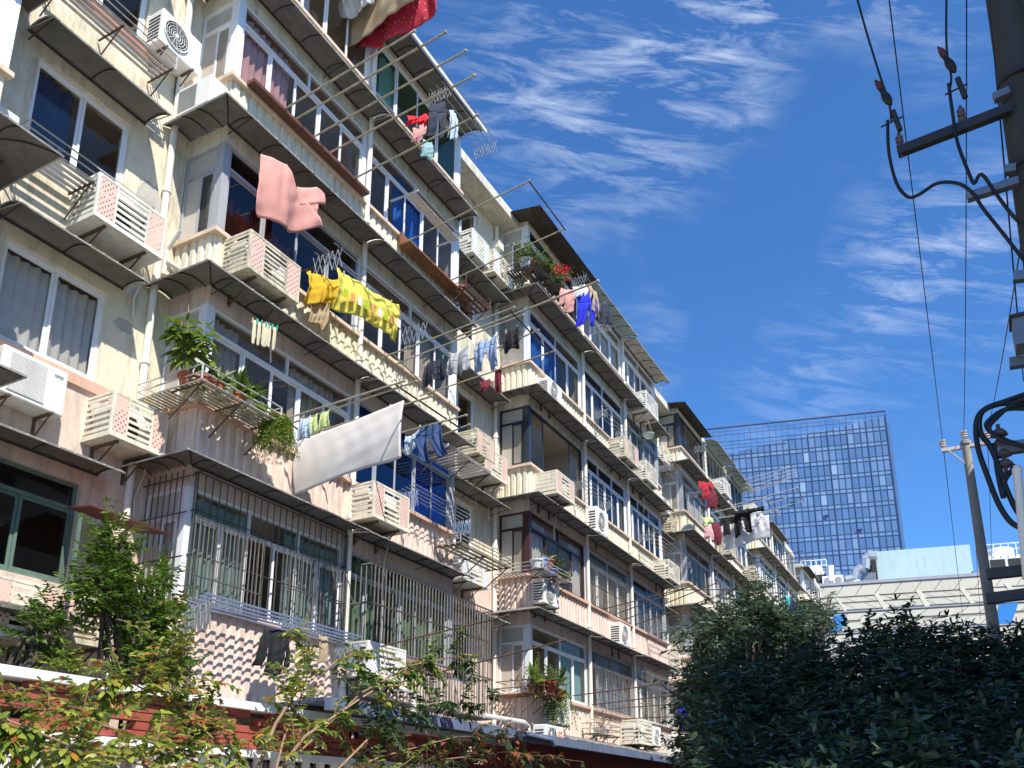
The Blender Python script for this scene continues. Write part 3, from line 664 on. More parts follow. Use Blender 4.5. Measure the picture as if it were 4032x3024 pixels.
fx = [  # bare units
 dict(loc=put(655, 140, -.48, .48), label='white air conditioner with a round fan on the cream wall near the top', w=.74, h=.60, d=.34),
 dict(loc=(7.47, -.08, 11.70), label='dusty white air conditioner with a yellow sticker standing on an awning', w=.72, h=.5, d=.3, rz=-math.pi/2, grille='plain', brackets=False),
 dict(loc=put(20, 1520, -.48, .48), label='white mesh-fronted air conditioner with lettering under the near window', w=.82, h=.58, d=.33, grille='mesh', fin='fins',
      text=[('GREE', .05, .64, .46, 'black')]),
 dict(loc=(4.42, -.15, 8.95), label='air conditioner with teal fins at the left edge above the dark awning', w=.3, h=.5, d=.5, grille='none', fin='fins', rz=0),
 dict(loc=put(2165, 1555, YB-.34, .34), label='white air conditioner below the blue curtain of the concrete cornered balcony', w=.78, h=.52, d=.32),
 dict(loc=put(2352, 2090, YB-.34, .34), label='large cream air conditioner between two middle bay windows', w=.82, h=.72, d=.34),
 dict(loc=put(2145, 2372, YB-.34, .34), label='air conditioner under the rack of blue and white flower pots', w=.8, h=.6, d=.34),
 dict(loc=put(2446, 2535, YB-.34, .34), label='small air conditioner beside a cream drainpipe on the pink bay', w=.78, h=.62, d=.34),
 dict(loc=put(2195, 2850, YB-.34, .34), label='shaded air conditioner on brackets below the trailing plant', w=.72, h=.6, d=.34),
 dict(loc=put(2150, 2960, -1.75, .3), label='air conditioner with an orange lettered badge standing on the shed roof', w=.86, h=.56, d=.3, brackets=False, grille='bars', badge='badge_orange',
      text=[('Coway', .062, .60, .37, 'ac_white'), ('\u7f8e\u7684', .04, .66, .30, 'ac_white')]),
 dict(loc=put(2576, 2935, YB-.34, .34), label='white air conditioner with a round fan right of a louvred cage near the bottom', w=.66, h=.56, d=.34),
 dict(loc=put(2612, 2006, -.48, .3), label='air conditioner below the folding rack on the recess before the far bay', w=.8, h=.5, d=.3, grille='plain'),
]
for k in fx: ac_unit(**k)

# ================================================================ DRYING RACKS
def rack(label, base, tips, yb=BY-.08, bar=None, m='dull_tube', r=.014, cross=(.9,), ext=.0, drop=None, knob='steel', back=None, name='drying_rack'):
    """rods that stand out from the facade: base px on the facade plane, tip px solved so that the rod runs square to the wall"""
    P = []
    for (bx, by), (tx, ty) in zip(base, tips):
        a = atY(bx, by, yb); t_ = atX(tx, ty, a.x); P.append((a, t_))
    o = P[0][0]; t = thing(name, label, 'drying rack', tuple(o), 0, 'clothes racks on the apartment block')
    for a, q in P:
        b = MB(); b.tube([a, q], r, 6); b.lathe(q, [(.001, -.02), (r*1.5, -.018), (r*1.7, 0), (r*1.2, .018), (.001, .02)], 8, axis=(q-a)); b.build('rod', m, t)
    for c in cross:
        b = MB(); b.tube([P[0][0].lerp(P[0][1], c)+Vector((0, 0, -.025)), P[-1][0].lerp(P[-1][1], c)+Vector((0, 0, -.025))], r, 6); b.build('crossbar', m if c < .2 and len(P) < 5 else 'bar_dark', t)
    return P
R1 = rack('long five rod rack reaching into the sky above the top bay windows', [(1090,448), (1150,478), (1225,545), (1292,605), (1368,717)], [(1633,122), (1755,127), (1835,200), (1868,297), (1882,452)], cross=(.06, .965), r=.017)
R2 = rack('two rod rack with a square bent end against the sky', [(1606,949), (1777,1103)], [(2085,712), (2225,900)], cross=(1.0,), yb=BY-.5)
R3 = rack('long rack holding grey and blue trousers beside the recess', [(1502,1410), (1560,1432), (1610,1520), (1650,1560)], [(2025,1210), (2060,1240), (2120,1300), (2185,1382)], cross=(.1, .97))
R3b = rack('single thick pole pointing at the sky over the blue overalls', [(1790, 1330)], [(2356, 1107)], cross=(), r=.02, yb=BY-.5)
R4 = rack('rack with the big white quilt beside the third floor window', [(1097,1658), (1100,1682), (1180,1722), (1260,1790), (1370,1860)], [(1592,1500), (1640,1502), (1700,1560), (1835,1635), (1848,1672)], cross=(.06, .94))
R5 = rack('rusty two rod rack over the lowest balcony of the middle bay', [(1488,2548), (1560,2690)], [(2000,2424), (2225,2521)], cross=(), m='rust_tube', yb=BY-.5)
R6 = rack('bare rods in front of the tower, upper set', [(2890,1900), (2898,1915), (2905,1930), (2915,1945), (2925,1950)], [(3110,1840), (3125,1850), (3132,1862), (3138,1873), (3102,1892)], cross=(.85,), m='painted_tube', r=.018)
R7 = rack('bare rods in front of the tower, middle set', [(2850,2000), (2885,2035), (2905,2045)], [(3142,1920), (3095,1962), (3172,1970)], cross=(.98,), m='painted_tube', r=.018)
R8 = rack('rods above the printed sheet with the black clothes', [(2800,2020), (2820,2040), (2850,2070)], [(3028,1965), (3060,2010), (3070,2025)], cross=(.95,), m='painted_tube', r=.018)
R9 = rack('brown rods low in front of the far bay, before the dark tree', [(2370,2400), (2420,2420), (2460,2440), (2500,2460)], [(2720,2310), (2740,2300), (2820,2296), (2960,2300)], cross=(.9,), m='rust_tube', r=.016, yb=BY-.4)
R10 = rack('long brown rods low beside the red and blue laundry', [(2255,2740), (2330,2775), (2420,2790), (2460,2830)], [(2625,2690), (2710,2730), (2800,2760), (2800,2815)], cross=(.95,), m='rust_tube', r=.016, yb=BY-.4)
R11 = rack('far thin rods beside the cooling tower', [(2960,2200), (2975,2215), (2990,2230)], [(3160,2170), (3200,2195), (3185,2210)], cross=(.9,), m='rust_tube', r=.016)

def folding(label, p0, p1, yf, z=None, n=4, rods=4, m='rack_grey', reach=.6, sag=.02, zz=.22, r=.0085):
    """scissor rack: rods along the facade between two zigzag arms. p0, p1 = left / right px of the wall-side rod on plane yf"""
    a, c = atY(*p0, yf), atY(*p1, yf); zc = (a.z+c.z)/2
    t = thing('folding_rack', label, 'folding rack', (a.x, yf, zc), 0, 'folding racks on the apartment block')
    for i in range(rods):
        y = yf-reach*(i+.5)/rods; b = MB(); b.tube([(a.x, y, zc+sag*i), (c.x, y, zc+sag*i)], r*1.15, 6); b.build('rod', m, t)
    for x in (a.x+.08, c.x-.08):
        b = MB(); k = rods*2
        for s_ in (0, 1):
            pts = [(x+.012*s_, yf-reach*j/k, zc-.02-(zz if (j+s_) % 2 else 0)) for j in range(k+1)]
            for u_, v_ in zip(pts[:-1], pts[1:]): b.tube([u_, v_], r*.9, 4)
        b.build('scissor_arm', m, t)
    return t
folding('folded grey rack along the lowest near balcony with a dark jacket below', (700,2388), (1330,2528), BY-.14, rods=5, reach=.5, zz=.34, r=.014, m='steel')
folding('thin steel rack in front of the blue glazed windows', (1560,1925), (1790,2065), BY-.1, rods=5, reach=.42, zz=.3, m='steel')
folding('scissor rack among the yellow laundry', (1215,1080), (1590,1230), BY-.2, rods=3, reach=.6, zz=.35)
folding('open scissor rack with dark clothes near the roof corner', (1680,360), (1870,590), BY-.5, rods=4, reach=.6, zz=.3)
folding('scissor rack left of the blue overalls under the corrugated roof', (2240,1105), (2330,1190), BY-.2, rods=3, reach=.5, zz=.25)
folding('long scissor rack at the roof edge of the middle bay', (2330,1340), (2540,1480), BY-.2, rods=4, reach=.6, zz=.3)
folding('scissor rack beside the large cream air conditioner', (2250,1890), (2365,1980), BY-.1, rods=4, reach=.4, zz=.25)
folding('scissor rack above the hanging flower basket', (2335,1600), (2425,1715), BY-.1, rods=4, reach=.4, zz=.25)
folding('scissor rack in front of the balcony left of the red shirt', (2590,1830), (2700,1940), BY-.1, rods=5, reach=.55, zz=.25)
folding('scissor rack below the middle bay windows above a cage', (2510,2120), (2660,2200), BY-.1, rods=5, reach=.55, zz=.25)
folding('white scissor rack below the black balcony', (2730,1770), (2830,1860), BY-.1, rods=4, reach=.5, zz=.3)
folding('grey rack low on the pink bay with brown curtains', (2545,2470), (2665,2515), BY-.1, rods=4, reach=.5, zz=.25)

def basket(label, x0, x1, y0, y1, z, h=.22, m='painted_tube', slat=.06, along='x', wood=None, rail=2, strut=True, wing=None):
    t = thing('plant_rack', label, 'plant rack', (x0, y1, z), 0, 'plant racks on the apartment block')
    b = MB()
    for zz in [z]+[z+h*(i+1)/rail for i in range(rail)]:
        b.tube([(x0, y1, zz), (x0, y0, zz), (x1, y0, zz), (x1, y1, zz)], .012, 4)
    for x in (x0, x1): b.tube([(x, y0, z), (x, y0, z+h)], .014, 4)
    if wing:
        for zz in [z]+[z+h*(i+1)/rail for i in range(rail)]: b.tube([(x0, y1, zz), (x0, wing[1], zz), (x0+wing[0], wing[1], zz)], .012, 4)
    b.build('frame', m, t)
    b = MB()
    if wing:
        n = int((wing[1]-y1)/slat)
        for i in range(n): y = y1+slat*(i+.5); b.box(x0, x0+wing[0], y-slat*.3, y+slat*.3, z-.012, z-.002)
    if along == 'x':
        n = int((y1-y0)/slat)
        for i in range(n): y = y0+slat*(i+.5); b.box(x0, x1, y-slat*.3, y+slat*.3, z-.012, z-.002)
    else:
        n = int((x1-x0)/slat)
        for i in range(n): x = x0+slat*(i+.5); b.box(x-slat*.3, x+slat*.3, y0, y1, z-.012, z-.002)
    b.build('slats', wood or m, t)
    if strut:
        b = MB()
        for x in (x0+.05, (x0+x1)/2, x1-.05): b.tube([(x, y0+.05, z-.015), (x, y1, z-.4)], .012, 4); b.box(x-.012, x+.012, y0, y1, z-.03, z-.013)
        b.build('bracket', 'bracket', t)
    return t
basket('slatted corner rack full of potted plants on the nearest balcony', 7.05, 8.5, BY-.62, BY-.02, S[3]-.02, wood='wood_slat', slat=.075, wing=(.5, -.2))
basket('wire rack standing out from the blue glazed balcony end', 13.4, 15.4, BY-.62, BY-.02, 6.55, h=.16, m='dull_tube', slat=.14)
basket('pale steel window ledge rack on the near wall under a closed window', 4.9, 6.7, -.52, -.02, 9.42, h=.22, m='steel', slat=.1)
basket('wire rack hanging over the highest near window', 5.0, 6.75, -.55, -.02, 12.0, h=.24, m='painted_tube', slat=.09)
p = atY(1700, 1050, BY-.55)
basket('brown wire basket with one clay pot at the end of the near bay', 13.45, 14.45, BY-.62, BY-.02, 12.08, h=.26, m='rust_tube', slat=.12)
basket('dark slatted rack of red flowers under the corrugated roof', 16.8, 18.3, BY-.62, BY-.02, 14.72, h=.28, wing=(.62, -.2), m='dark_grille', wood='dark_grille', slat=.07)
basket('shelf of blue and white flower pots on the brown framed balcony', 16.95, 18.5, BY-.6, BY-.02, S[3]-.05, h=.18, wing=(.48, -.2), m='painted_tube', slat=.1)
basket('rusty shelf of green plants on the lowest middle balcony', 16.95, 18.1, BY-.6, BY-.02, S[2]-.1, h=.3, wing=(.48, -.2), m='rust_tube', wood='rust_board', slat=.1)
basket('small grey tray rack holding yellow flowering plants', 20.2, 21.6, BY-.5, BY-.02, 3.55, h=.25, m='dull_tube', slat=.1)
basket('wire tray standing out before the long awning of the near bay', 10.9, 12.4, BY-1.15, BY-.55, 12.35, h=.03, m='painted_tube', slat=.3, strut=False, rail=1)
basket('openwork tray rack hung below the trousers rack', 12.7, 14.3, BY-.75, BY-.1, 8.2, h=.05, m='painted_tube', slat=.13, along='y')

# ================================================================ LAUNDRY
def pattern(name, base, spots, scale, thr=.3, rough=.85, trans=.3, typ='vor'):
    m = mat(name, base, rough, var=.06, trans=0.); t = m.node_tree; b = t.nodes['Principled BSDF']
    c = N(t, 'ShaderNodeTexCoord'); v = N(t, 'ShaderNodeTexVoronoi', i_Scale=scale); t.links.new(c.outputs['Object'], v.inputs['Vector'])
    r_ = N(t, 'ShaderNodeMath', operation='LESS_THAN'); r_.inputs[1].default_value = thr; t.links.new(v.outputs['Distance'], r_.inputs[0])
    mx = N(t, 'ShaderNodeMix', data_type='RGBA'); t.links.new(r_.outputs[0], mx.inputs[0]); mx.inputs[6].default_value = (*base, 1); mx.inputs[7].default_value = (*spots, 1)
    t.links.new(mx.outputs[2], b.inputs['Base Color'])
    tr = N(t, 'ShaderNodeBsdfTranslucent'); t.links.new(mx.outputs[2], tr.inputs[0]); ms = N(t, 'ShaderNodeMixShader', i_0=trans); t.links.new(b.outputs[0], ms.inputs[1]); t.links.new(tr.outputs[0], ms.inputs[2]); t.links.new(ms.outputs[0], t.nodes['Material Output'].inputs[0])
pattern('floral', (.62, .05, .11), (.75, .38, .10), 13, .25); pattern('print_white', (.74, .72, .72), (.18, .15, .2), 9, .13)
for nm, c, tr_ in (('cl_pink', (.80, .42, .36), .35), ('cl_yellow', (.88, .80, .16), .4), ('cl_yellow2', (.80, .55, .04), .4), ('cl_white', (.80, .80, .80), .3), ('cl_quilt', (.70, .66, .63), .12), ('cl_beige', (.52, .40, .25), .25),
                 ('cl_navy', (.022, .026, .045), .0), ('cl_black', (.010, .010, .012), .0), ('cl_grey', (.38, .39, .42), .1), ('cl_denim', (.22, .30, .46), .0), ('cl_jean', (.02, .05, .14), .0), ('cl_blue', (.012, .02, .50), .05),
                 ('cl_red', (.45, .02, .035), .15), ('cl_ltblue', (.52, .62, .75), .2), ('cl_lime', (.66, .74, .32), .3), ('cl_glove', (.70, .62, .42), .1), ('cl_green', (.55, .68, .04), .3), ('cl_orange', (.80, .45, .18), .3), ('cl_pattern', (.86, .84, .80), .3), ('cl_brightred', (.75, .02, .03), .2), ('cl_maroon', (.16, .015, .03), .1)):
    mat(nm, c, .85, var=.08, trans=tr_, bump=.15, bscale=60)
SH = {  # outline strips: rows of (v down, u left, u right)
 'sheet': [[(0, 0, 1), (.5, .0, 1.0), (1, .01, .99)]],
 'shirt': [[(0, .36, .64), (.05, .28, .72), (.3, .26, .74), (1, .23, .77)], [(.03, .10, .29), (.16, .03, .30), (.42, -.02, .17)], [(.03, .71, .90), (.16, .70, .97), (.42, .83, 1.02)]],
 'longshirt': [[(0, .38, .62), (.05, .28, .72), (.4, .27, .73), (1, .24, .76)], [(.04, .16, .30), (.3, .07, .26), (.92, .02, .17)], [(.04, .70, .84), (.3, .74, .93), (.92, .83, .98)]],
 'trousers': [[(0, .15, .85), (.30, .08, .92)], [(.30, .08, .50), (.6, .07, .43), (1, .08, .36)], [(.30, .50, .92), (.6, .57, .93), (1, .64, .92)]],
 'shorts': [[(0, .12, .88), (.45, .05, .95)], [(.45, .05, .50), (1, -.02, .46)], [(.45, .50, .95), (1, .54, 1.02)]],
 'dress': [[(0, .06, .44), (.15, .05, .50), (.45, .02, .66), (.8, -.01, .88), (1, .03, 1.0)], [(.30, .62, .86), (.42, .60, .98), (.62, .66, .99)]],
 'glove': [[(0, .35, .65), (.1, .25, .75), (.6, .2, .8), (1, .3, .7)]],
}
def cloth(label, p0, p1, h, shape='sheet', m='cl_white', cat='garment', name='garment', folds=4, amp=.035, sway=(0, 0), sag=.04, pegs=True, group=None, thick=.008, seed=0, hem=.05, bulge=.06, top=None):
    """cloth hung from p0 to p1 (world points); everything below drapes in folds"""
    p0, p1 = Vector(p0), Vector(p1); d = p1-p0; n = Vector((d.y, -d.x, 0)).normalized(); rr = random.Random(seed*13+5); ph = rr.random()*6; amp *= min(1, .25+d.length*.9); bulge *= min(1, .2+d.length)
    t = thing(name, label, cat, tuple(p0), 0, group)
    b = MB()
    for strip in SH[shape]:
        v0, v1 = strip[0][0], strip[-1][0]; nv = max(4, int(22*(v1-v0))); w = abs(strip[0][2]-strip[0][1]); nu = max(10, int(60*w))
        def fn(s_, t_, strip=strip, v0=v0, v1=v1):
            v = v0+(v1-v0)*t_
            for a, c in zip(strip[:-1], strip[1:]):
                if v <= c[0]+1e-6: break
            k = (v-a[0])/max(1e-6, c[0]-a[0]); u = (a[1]+(c[1]-a[1])*k)*(1-s_)+(a[2]+(c[2]-a[2])*k)*s_
            f = amp*(.3+.6*v)*math.sin(u*folds*4.1+ph+1.8*v*math.sin(u*2.3+ph))+amp*.4*math.sin(u*folds*9.7+ph*3+v*3*math.sin(u*5+ph))*(.4+.6*math.sin(u*2.1+ph)**2)
            f += min(1, amp/.04)*.010*math.sin(u*41+ph*5+3*math.sin(v*4+ph))*(.3+v*.7)+min(1, amp/.04)*.008*math.sin(v*23+u*9+ph)*math.sin(u*3.1+ph); dz = h*v*(1+hem*math.sin(u*5+ph)) + sag*4*u*(1-u)*(1-v*.5) + amp*.3*math.sin(v*11+u*7+ph)
            q = p0+d*u+n*(f+bulge*math.sin(v*3.1)+sway[0]*v)+Vector((0, 0, -dz))+d.normalized()*(sway[1]*v*v)
            return q
        b.grid(fn, nu, nv)
    o = b.build('cloth', m, t, smooth=True); md = o.modifiers.new('thickness', 'SOLIDIFY'); md.thickness = thick; md.offset = 0
    if pegs:
        k = 3 if d.length > .5 else 2
        for i in range(k):
            q = p0+d*(.12+.76*i/(k-1)); q.z -= sag*4*(.12+.76*i/(k-1))*(1-(.12+.76*i/(k-1))); g = MB(); g.box(q.x-.006, q.x+.006, q.y-.012, q.y+.012, q.z-.05, q.z+.035); g.build('peg', 'pot_teal' if i == 1 else 'wood_slat', t)
    return t
def on(P, i, s0, s1, drop=.015):
    a, q = P[i]; return a.lerp(q, s0)-Vector((0, 0, drop)), a.lerp(q, s1)-Vector((0, 0, drop))
def pick(P, i, x):                         # fraction along rod i whose picture x is x
    a, q = P[i]; lo, hi = -.3, 1.6
    def px(v): w = v-EYE; f_ = w.dot(_f); z = f_*math.cos(TH)+w.z*math.sin(TH); return PX+F*w.dot(_r)/z
    for _ in range(40):
        m_ = (lo+hi)/2
        if px(a.lerp(q, m_)) < x: lo = m_
        else: hi = m_
    return lo
def hang(P, i, x0, x1): return on(P, i, pick(P, i, x0), pick(P, i, x1))
YQ = BY-.25
def line(px0, px1, X=None, Y=None):
    if X is not None: return atX(*px0, X), atX(*px1, X)
    return atY(*px0, Y), atY(*px1, Y)
# top clothes leaving the frame
def lift(q0, q1, X, h): a, c = line(q0, q1, X=X); return a+Vector((0, 0, h)), c+Vector((0, 0, h))
a, c = lift((1400, 200), (1730, 70), 10.6, 1.3); cloth('red quilt cover with yellow flowers hanging at the very top', a, c, 1.3, 'sheet', 'floral', 'quilt cover', 'bedding', 3, .07, pegs=False, seed=2, hem=.05)
a, c = lift((1362, 180), (1700, -40), 10.25, 1.2); cloth('beige blanket in front of the flowered quilt cover', a, c, 1.2, 'sheet', 'cl_beige', 'blanket', 'blanket', 2, .06, pegs=False, seed=3, hem=.05)
a, c = lift((1340, 75), (1475, 20), 10.0, .8); cloth('white cloth at the top over the beige blanket', a, c, .8, 'sheet', 'cl_white', 'cloth', 'towel', 2, .04, pegs=False, seed=4)
# pink shirt
a, c = line((1015, 598), (1262, 680), Y=BY-.6); cloth('long pink dress hanging before the dark red window', a, c, 1.12, 'dress', 'cl_pink', 'dress', 'dress', 2, .07, seed=5, hem=.06, pegs=False, sway=(.05, .05))
a, c = line((1180, 745), (1255, 760), Y=BY-.45); cloth('pink pillowcase hanging behind the pink dress', a, c, .5, 'sheet', 'cl_pink', 'pillowcase', 'pillowcase', 2, .05, seed=6, pegs=False)
# yellow sheets
a, c = line((1322, 1052), (1568, 1200), Y=BY-.78); ys = cloth('long bright yellow sheet with printed squares', a, c, .68, 'sheet', 'cl_yellow', 'sheet', 'sheet', 4, .045, seed=7, hem=.08)
for i in range(9):
    pass
a2, c2 = line((1205, 1060), (1330, 1100), Y=BY-.35); cloth('orange yellow sheet bunched on the scissor rack', a2, c2, .55, 'sheet', 'cl_yellow2', 'sheet', 'sheet', 3, .06, seed=8, pegs=False)
a2, c2 = line((1225, 1130), (1290, 1165), Y=BY-.3); cloth('pale yellow towel below the scissor rack', a2, c2, .62, 'sheet', 'cl_beige', 'towel', 'towel', 3, .05, seed=9, pegs=False)
# printed squares on the yellow sheet are part of it
def patches(parent, p0, p1, h, rows):
    p0, p1 = Vector(p0), Vector(p1); d = p1-p0; n = Vector((d.y, -d.x, 0)).normalized()
    for j, (u, v, m_) in enumerate(rows):
        b = MB(); q = p0+d*u+n*.12+Vector((0, 0, -h*v)); e = d.normalized()
        b.add([q, q+e*.11, q+e*.11+Vector((0, 0, -.15)), q+Vector((0, 0, -.15))], [(0, 1, 2, 3)]); o = b.build('printed_square', m_, parent); o.modifiers.new('thickness', 'SOLIDIFY').thickness = .003
patches(ys, a, c, .68, [(.05+.105*i, .55, ['cl_green', 'cl_orange', 'cl_pattern'][i % 3]) for i in range(9)])
# quilt on rack 4
P4 = R4
a, c = line((1172, 1742), (1590, 1578), X=P4[2][0].x)
cloth('large white quilt spread over a long rod', a, c, .86, 'sheet', 'cl_quilt', 'quilt', 'quilt', 1, .014, seed=11, thick=.03, hem=.03, sag=.01)
a, c = line((1178, 1650), (1232, 1628), X=P4[1][0].x-.1); cloth('white and pale green underwear left of the quilt', a, c, .34, 'shorts', 'cl_ltblue', 'underwear', 'garment', 3, .03, seed=12, pegs=False)
a, c = line((1216, 1640), (1255, 1622), X=P4[1][0].x-.1); cloth('pale yellow shorts between the quilt and the white underwear', a, c, .28, 'shorts', 'cl_lime', 'shorts', 'garment', 3, .03, seed=13, pegs=False)
a, c = line((1262, 1622), (1302, 1606), X=P4[1][0].x-.1); cloth('pale yellow shorts above the top edge of the quilt', a, c, .28, 'shorts', 'cl_lime', 'shorts', 'garment', 3, .03, seed=14, pegs=False)
a, c = line((1640, 1680), (1755, 1655), X=P4[3][0].x); cloth('dark blue jeans right of the quilt', a, c, .62, 'trousers', 'cl_jean', 'jeans', 'garment', 3, .05, seed=15, sway=(.1, .15))
a, c = line((1598, 1718), (1650, 1690), X=P4[3][0].x+.1); cloth('pale blue shirt between the quilt and the jeans', a, c, .3, 'sheet', 'cl_ltblue', 'shirt', 'garment', 2, .03, seed=16, pegs=False)
# gloves
gt = atY(1045, 1255, BY-.5)
for i, x in enumerate((1003, 1022, 1040, 1052, 1062, 1082)):
    a, c = line((x-11, 1258+(x-1000)*.35), (x+11, 1262+(x-1000)*.35), Y=BY-.5)
    cloth('%s beige work glove from the left in the row under the awning' % ('first', 'second', 'third', 'fourth', 'fifth', 'last')[i], a, c, .36, 'glove', 'cl_glove', 'glove', 'glove', 1, .01, seed=20+i, group='work gloves hung in a row', pegs=True, bulge=.02, sag=0)
# rack 3 clothes
for lb, x0, x1, Xi, h, sh, m_, sd in (('black shorts first on the trousers rack', 1668, 1755, 1, .46, 'shorts', 'cl_navy', 30), ('light grey shorts between black shorts and blue trousers', 1762, 1850, 1, .46, 'shorts', 'cl_grey', 31),
                                  ('faded blue trousers in the middle of the rack', 1862, 1972, 1, .62, 'trousers', 'cl_denim', 32), ('black shirt at the end of the trousers rack', 1985, 2045, 1, .42, 'sheet', 'cl_black', 33)):
    y0 = 1432-(x0-1668)*.40; y1 = 1432-(x1-1668)*.40
    a, c = line((x0, y0), (x1, y1), X=R3[1][0].x+.3); cloth(lb, a, c, h, sh, m_, 'trousers' if 'trous' in lb else 'shorts' if 'shorts' in lb else 'shirt', 'garment', 3, .05, seed=sd)
# upper right of the near bay
for lb, q0, q1, h, sh, m_, sd, ct in (('dark navy jogging trousers on the scissor rack by the roof', (1680, 400), (1760, 400), .85, 'trousers', 'cl_navy', 40, 'trousers'), ('pale blue shirt right of the navy trousers', (1765, 420), (1800, 440), .75, 'longshirt', 'cl_ltblue', 41, 'shirt'),
                              ('small bright red cloth left of the navy trousers', (1598, 455), (1672, 450), .22, 'sheet', 'cl_brightred', 42, 'cloth'), ('pink towel under the red cloth', (1625, 500), (1672, 480), .35, 'sheet', 'cl_pink', 43, 'towel'),
                              ('grey green shirt below the navy trousers', (1660, 540), (1700, 560), .4, 'sheet', 'curtain_teal', 44, 'shirt')):
    a, c = line(q0, q1, Y=BY-.85); cloth(lb, a, c, h, sh, m_, ct, 'garment', 3, .05, seed=sd, pegs=False)
# middle bay top
for lb, q0, q1, h, sh, m_, sd, ct in (('pink shirt at the left end of the top washing line', (2195, 1125), (2262, 1140), .65, 'longshirt', 'cl_pink', 50, 'shirt'), ('white towel above the bright blue overalls', (2250, 1130), (2300, 1120), .35, 'sheet', 'cl_white', 51, 'towel'),
                              ('bright royal blue overalls on the top washing line', (2262, 1150), (2345, 1150), 1.0, 'trousers', 'cl_blue', 52, 'overalls'), ('beige jacket right of the blue overalls', (2315, 1110), (2350, 1150), .8, 'longshirt', 'cl_beige', 53, 'jacket'),
                              ('black jacket at the right end of the top washing line', (2352, 1160), (2400, 1210), .7, 'longshirt', 'cl_navy', 54, 'jacket')):
    a, c = line(q0, q1, Y=BY-.9); cloth(lb, a, c, h, sh, m_, ct, 'garment', 3, .06, seed=sd, pegs=False)
# far bay clothes
for lb, q0, q1, h, sh, m_, sd, ct in (('red short sleeved shirt under the white scissor rack', (2745, 1893), (2800, 1893), .76, 'shirt', 'cl_red', 60, 'shirt'), ('dark brown shirt right of the red shirt', (2778, 1925), (2812, 1925), .75, 'sheet', 'cl_maroon', 61, 'shirt'),
                              ('pale lime towel on the far balcony', (2760, 2035), (2800, 2035), .3, 'sheet', 'cl_lime', 62, 'towel'), ('pale pink shirt below the lime towel', (2768, 2060), (2800, 2070), .6, 'longshirt', 'curtain_pink', 63, 'shirt'), ('dark red jacket left of the black clothes', (2800, 2052), (2828, 2060), .8, 'sheet', 'cl_maroon', 64, 'jacket'),
                              ):
    a, c = line(q0, q1, Y=BY-.9); cloth(lb, a, c, h, sh, m_, ct, 'garment', 3, .06, seed=sd, pegs=False)
Xf = 33.8
a, c = line((2832, 2062), (3020, 2015), X=Xf); cloth('white sheet printed with small dark marks on the far rods', a+Vector((.3, 0, 0)), c+Vector((.3, 0, 0)), 1.0, 'sheet', 'print_white', 'sheet', 'sheet', 4, .06, seed=70, pegs=False)
a, c = line((2832, 2040), (2885, 2032), X=Xf); cloth('black sweater with white stripes before the printed sheet', a, c, .78, 'shirt', 'cl_black', 'sweater', 'garment', 3, .05, seed=71, pegs=False)
a, c = line((2882, 2020), (2960, 1992), X=Xf); cloth('black trousers before the printed sheet', a, c, 1.05, 'trousers', 'cl_black', 'trousers', 'garment', 3, .05, seed=72, pegs=False)
a, c = line((2895, 2012), (3010, 1990), X=Xf-.1); cloth('black coat stretched sideways along the far rods', a, c, .22, 'sheet', 'cl_black', 'coat', 'garment', 2, .04, seed=73, pegs=False)
# lower laundry
a, c = line((1010, 2455), (1150, 2478), Y=BY-.45); cloth('black jacket with a flowered scarf under the folded grey rack', a, c, .62, 'longshirt', 'cl_black', 'jacket', 'garment', 3, .05, seed=80, pegs=False)
a, c = line((1255, 2495), (1290, 2500), Y=BY-.45); cloth('beige cloth hanging under the right end of the grey rack', a, c, .42, 'sheet', 'cl_beige', 'cloth', 'towel', 2, .03, seed=81, pegs=False)
for lb, q0, q1, h, m_, sd in (('bright blue cloth in the low window cage', (2668, 2782), (2702, 2785), .75, 'cl_blue', 82), ('red towel in the low window cage', (2780, 2770), (2798, 2772), .7, 'cl_brightred', 83), ('white towel with red stripes in the low window cage', (2745, 2790), (2762, 2790), .9, 'cl_white', 84)):
    a, c = line(q0, q1, Y=BY-.34); cloth(lb, a, c, h, 'sheet', m_, 'towel', 'towel', 2, .03, seed=sd, pegs=False)
for lb, q0, q1, h, m_, sd in (('turquoise cloth above the dark tree', (3086, 2345), (3105, 2345), .6, 'pot_teal', 85), ('violet cloth above the dark tree', (3103, 2360), (3128, 2375), .9, 'cl_blue', 86)):
    a, c = line(q0, q1, Y=BY-.6); cloth(lb, a, c, h, 'sheet', m_, 'towel', 'towel', 2, .03, seed=sd, pegs=False)
a, c = line((1885, 1500), (1925, 1490), Y=BY-.7); cloth('dark brown rag hanging over the openwork tray', a, c, .25, 'sheet', 'cl_maroon', 'rag', 'towel', 2, .04, seed=87, pegs=False)
a, c = line((1950, 1450), (1975, 1440), X=R3[1][0].x+.8); cloth('dark scarf hanging below the faded blue trousers', a, c, .5, 'sheet', 'cl_maroon', 'scarf', 'garment', 2, .04, seed=88, pegs=False)
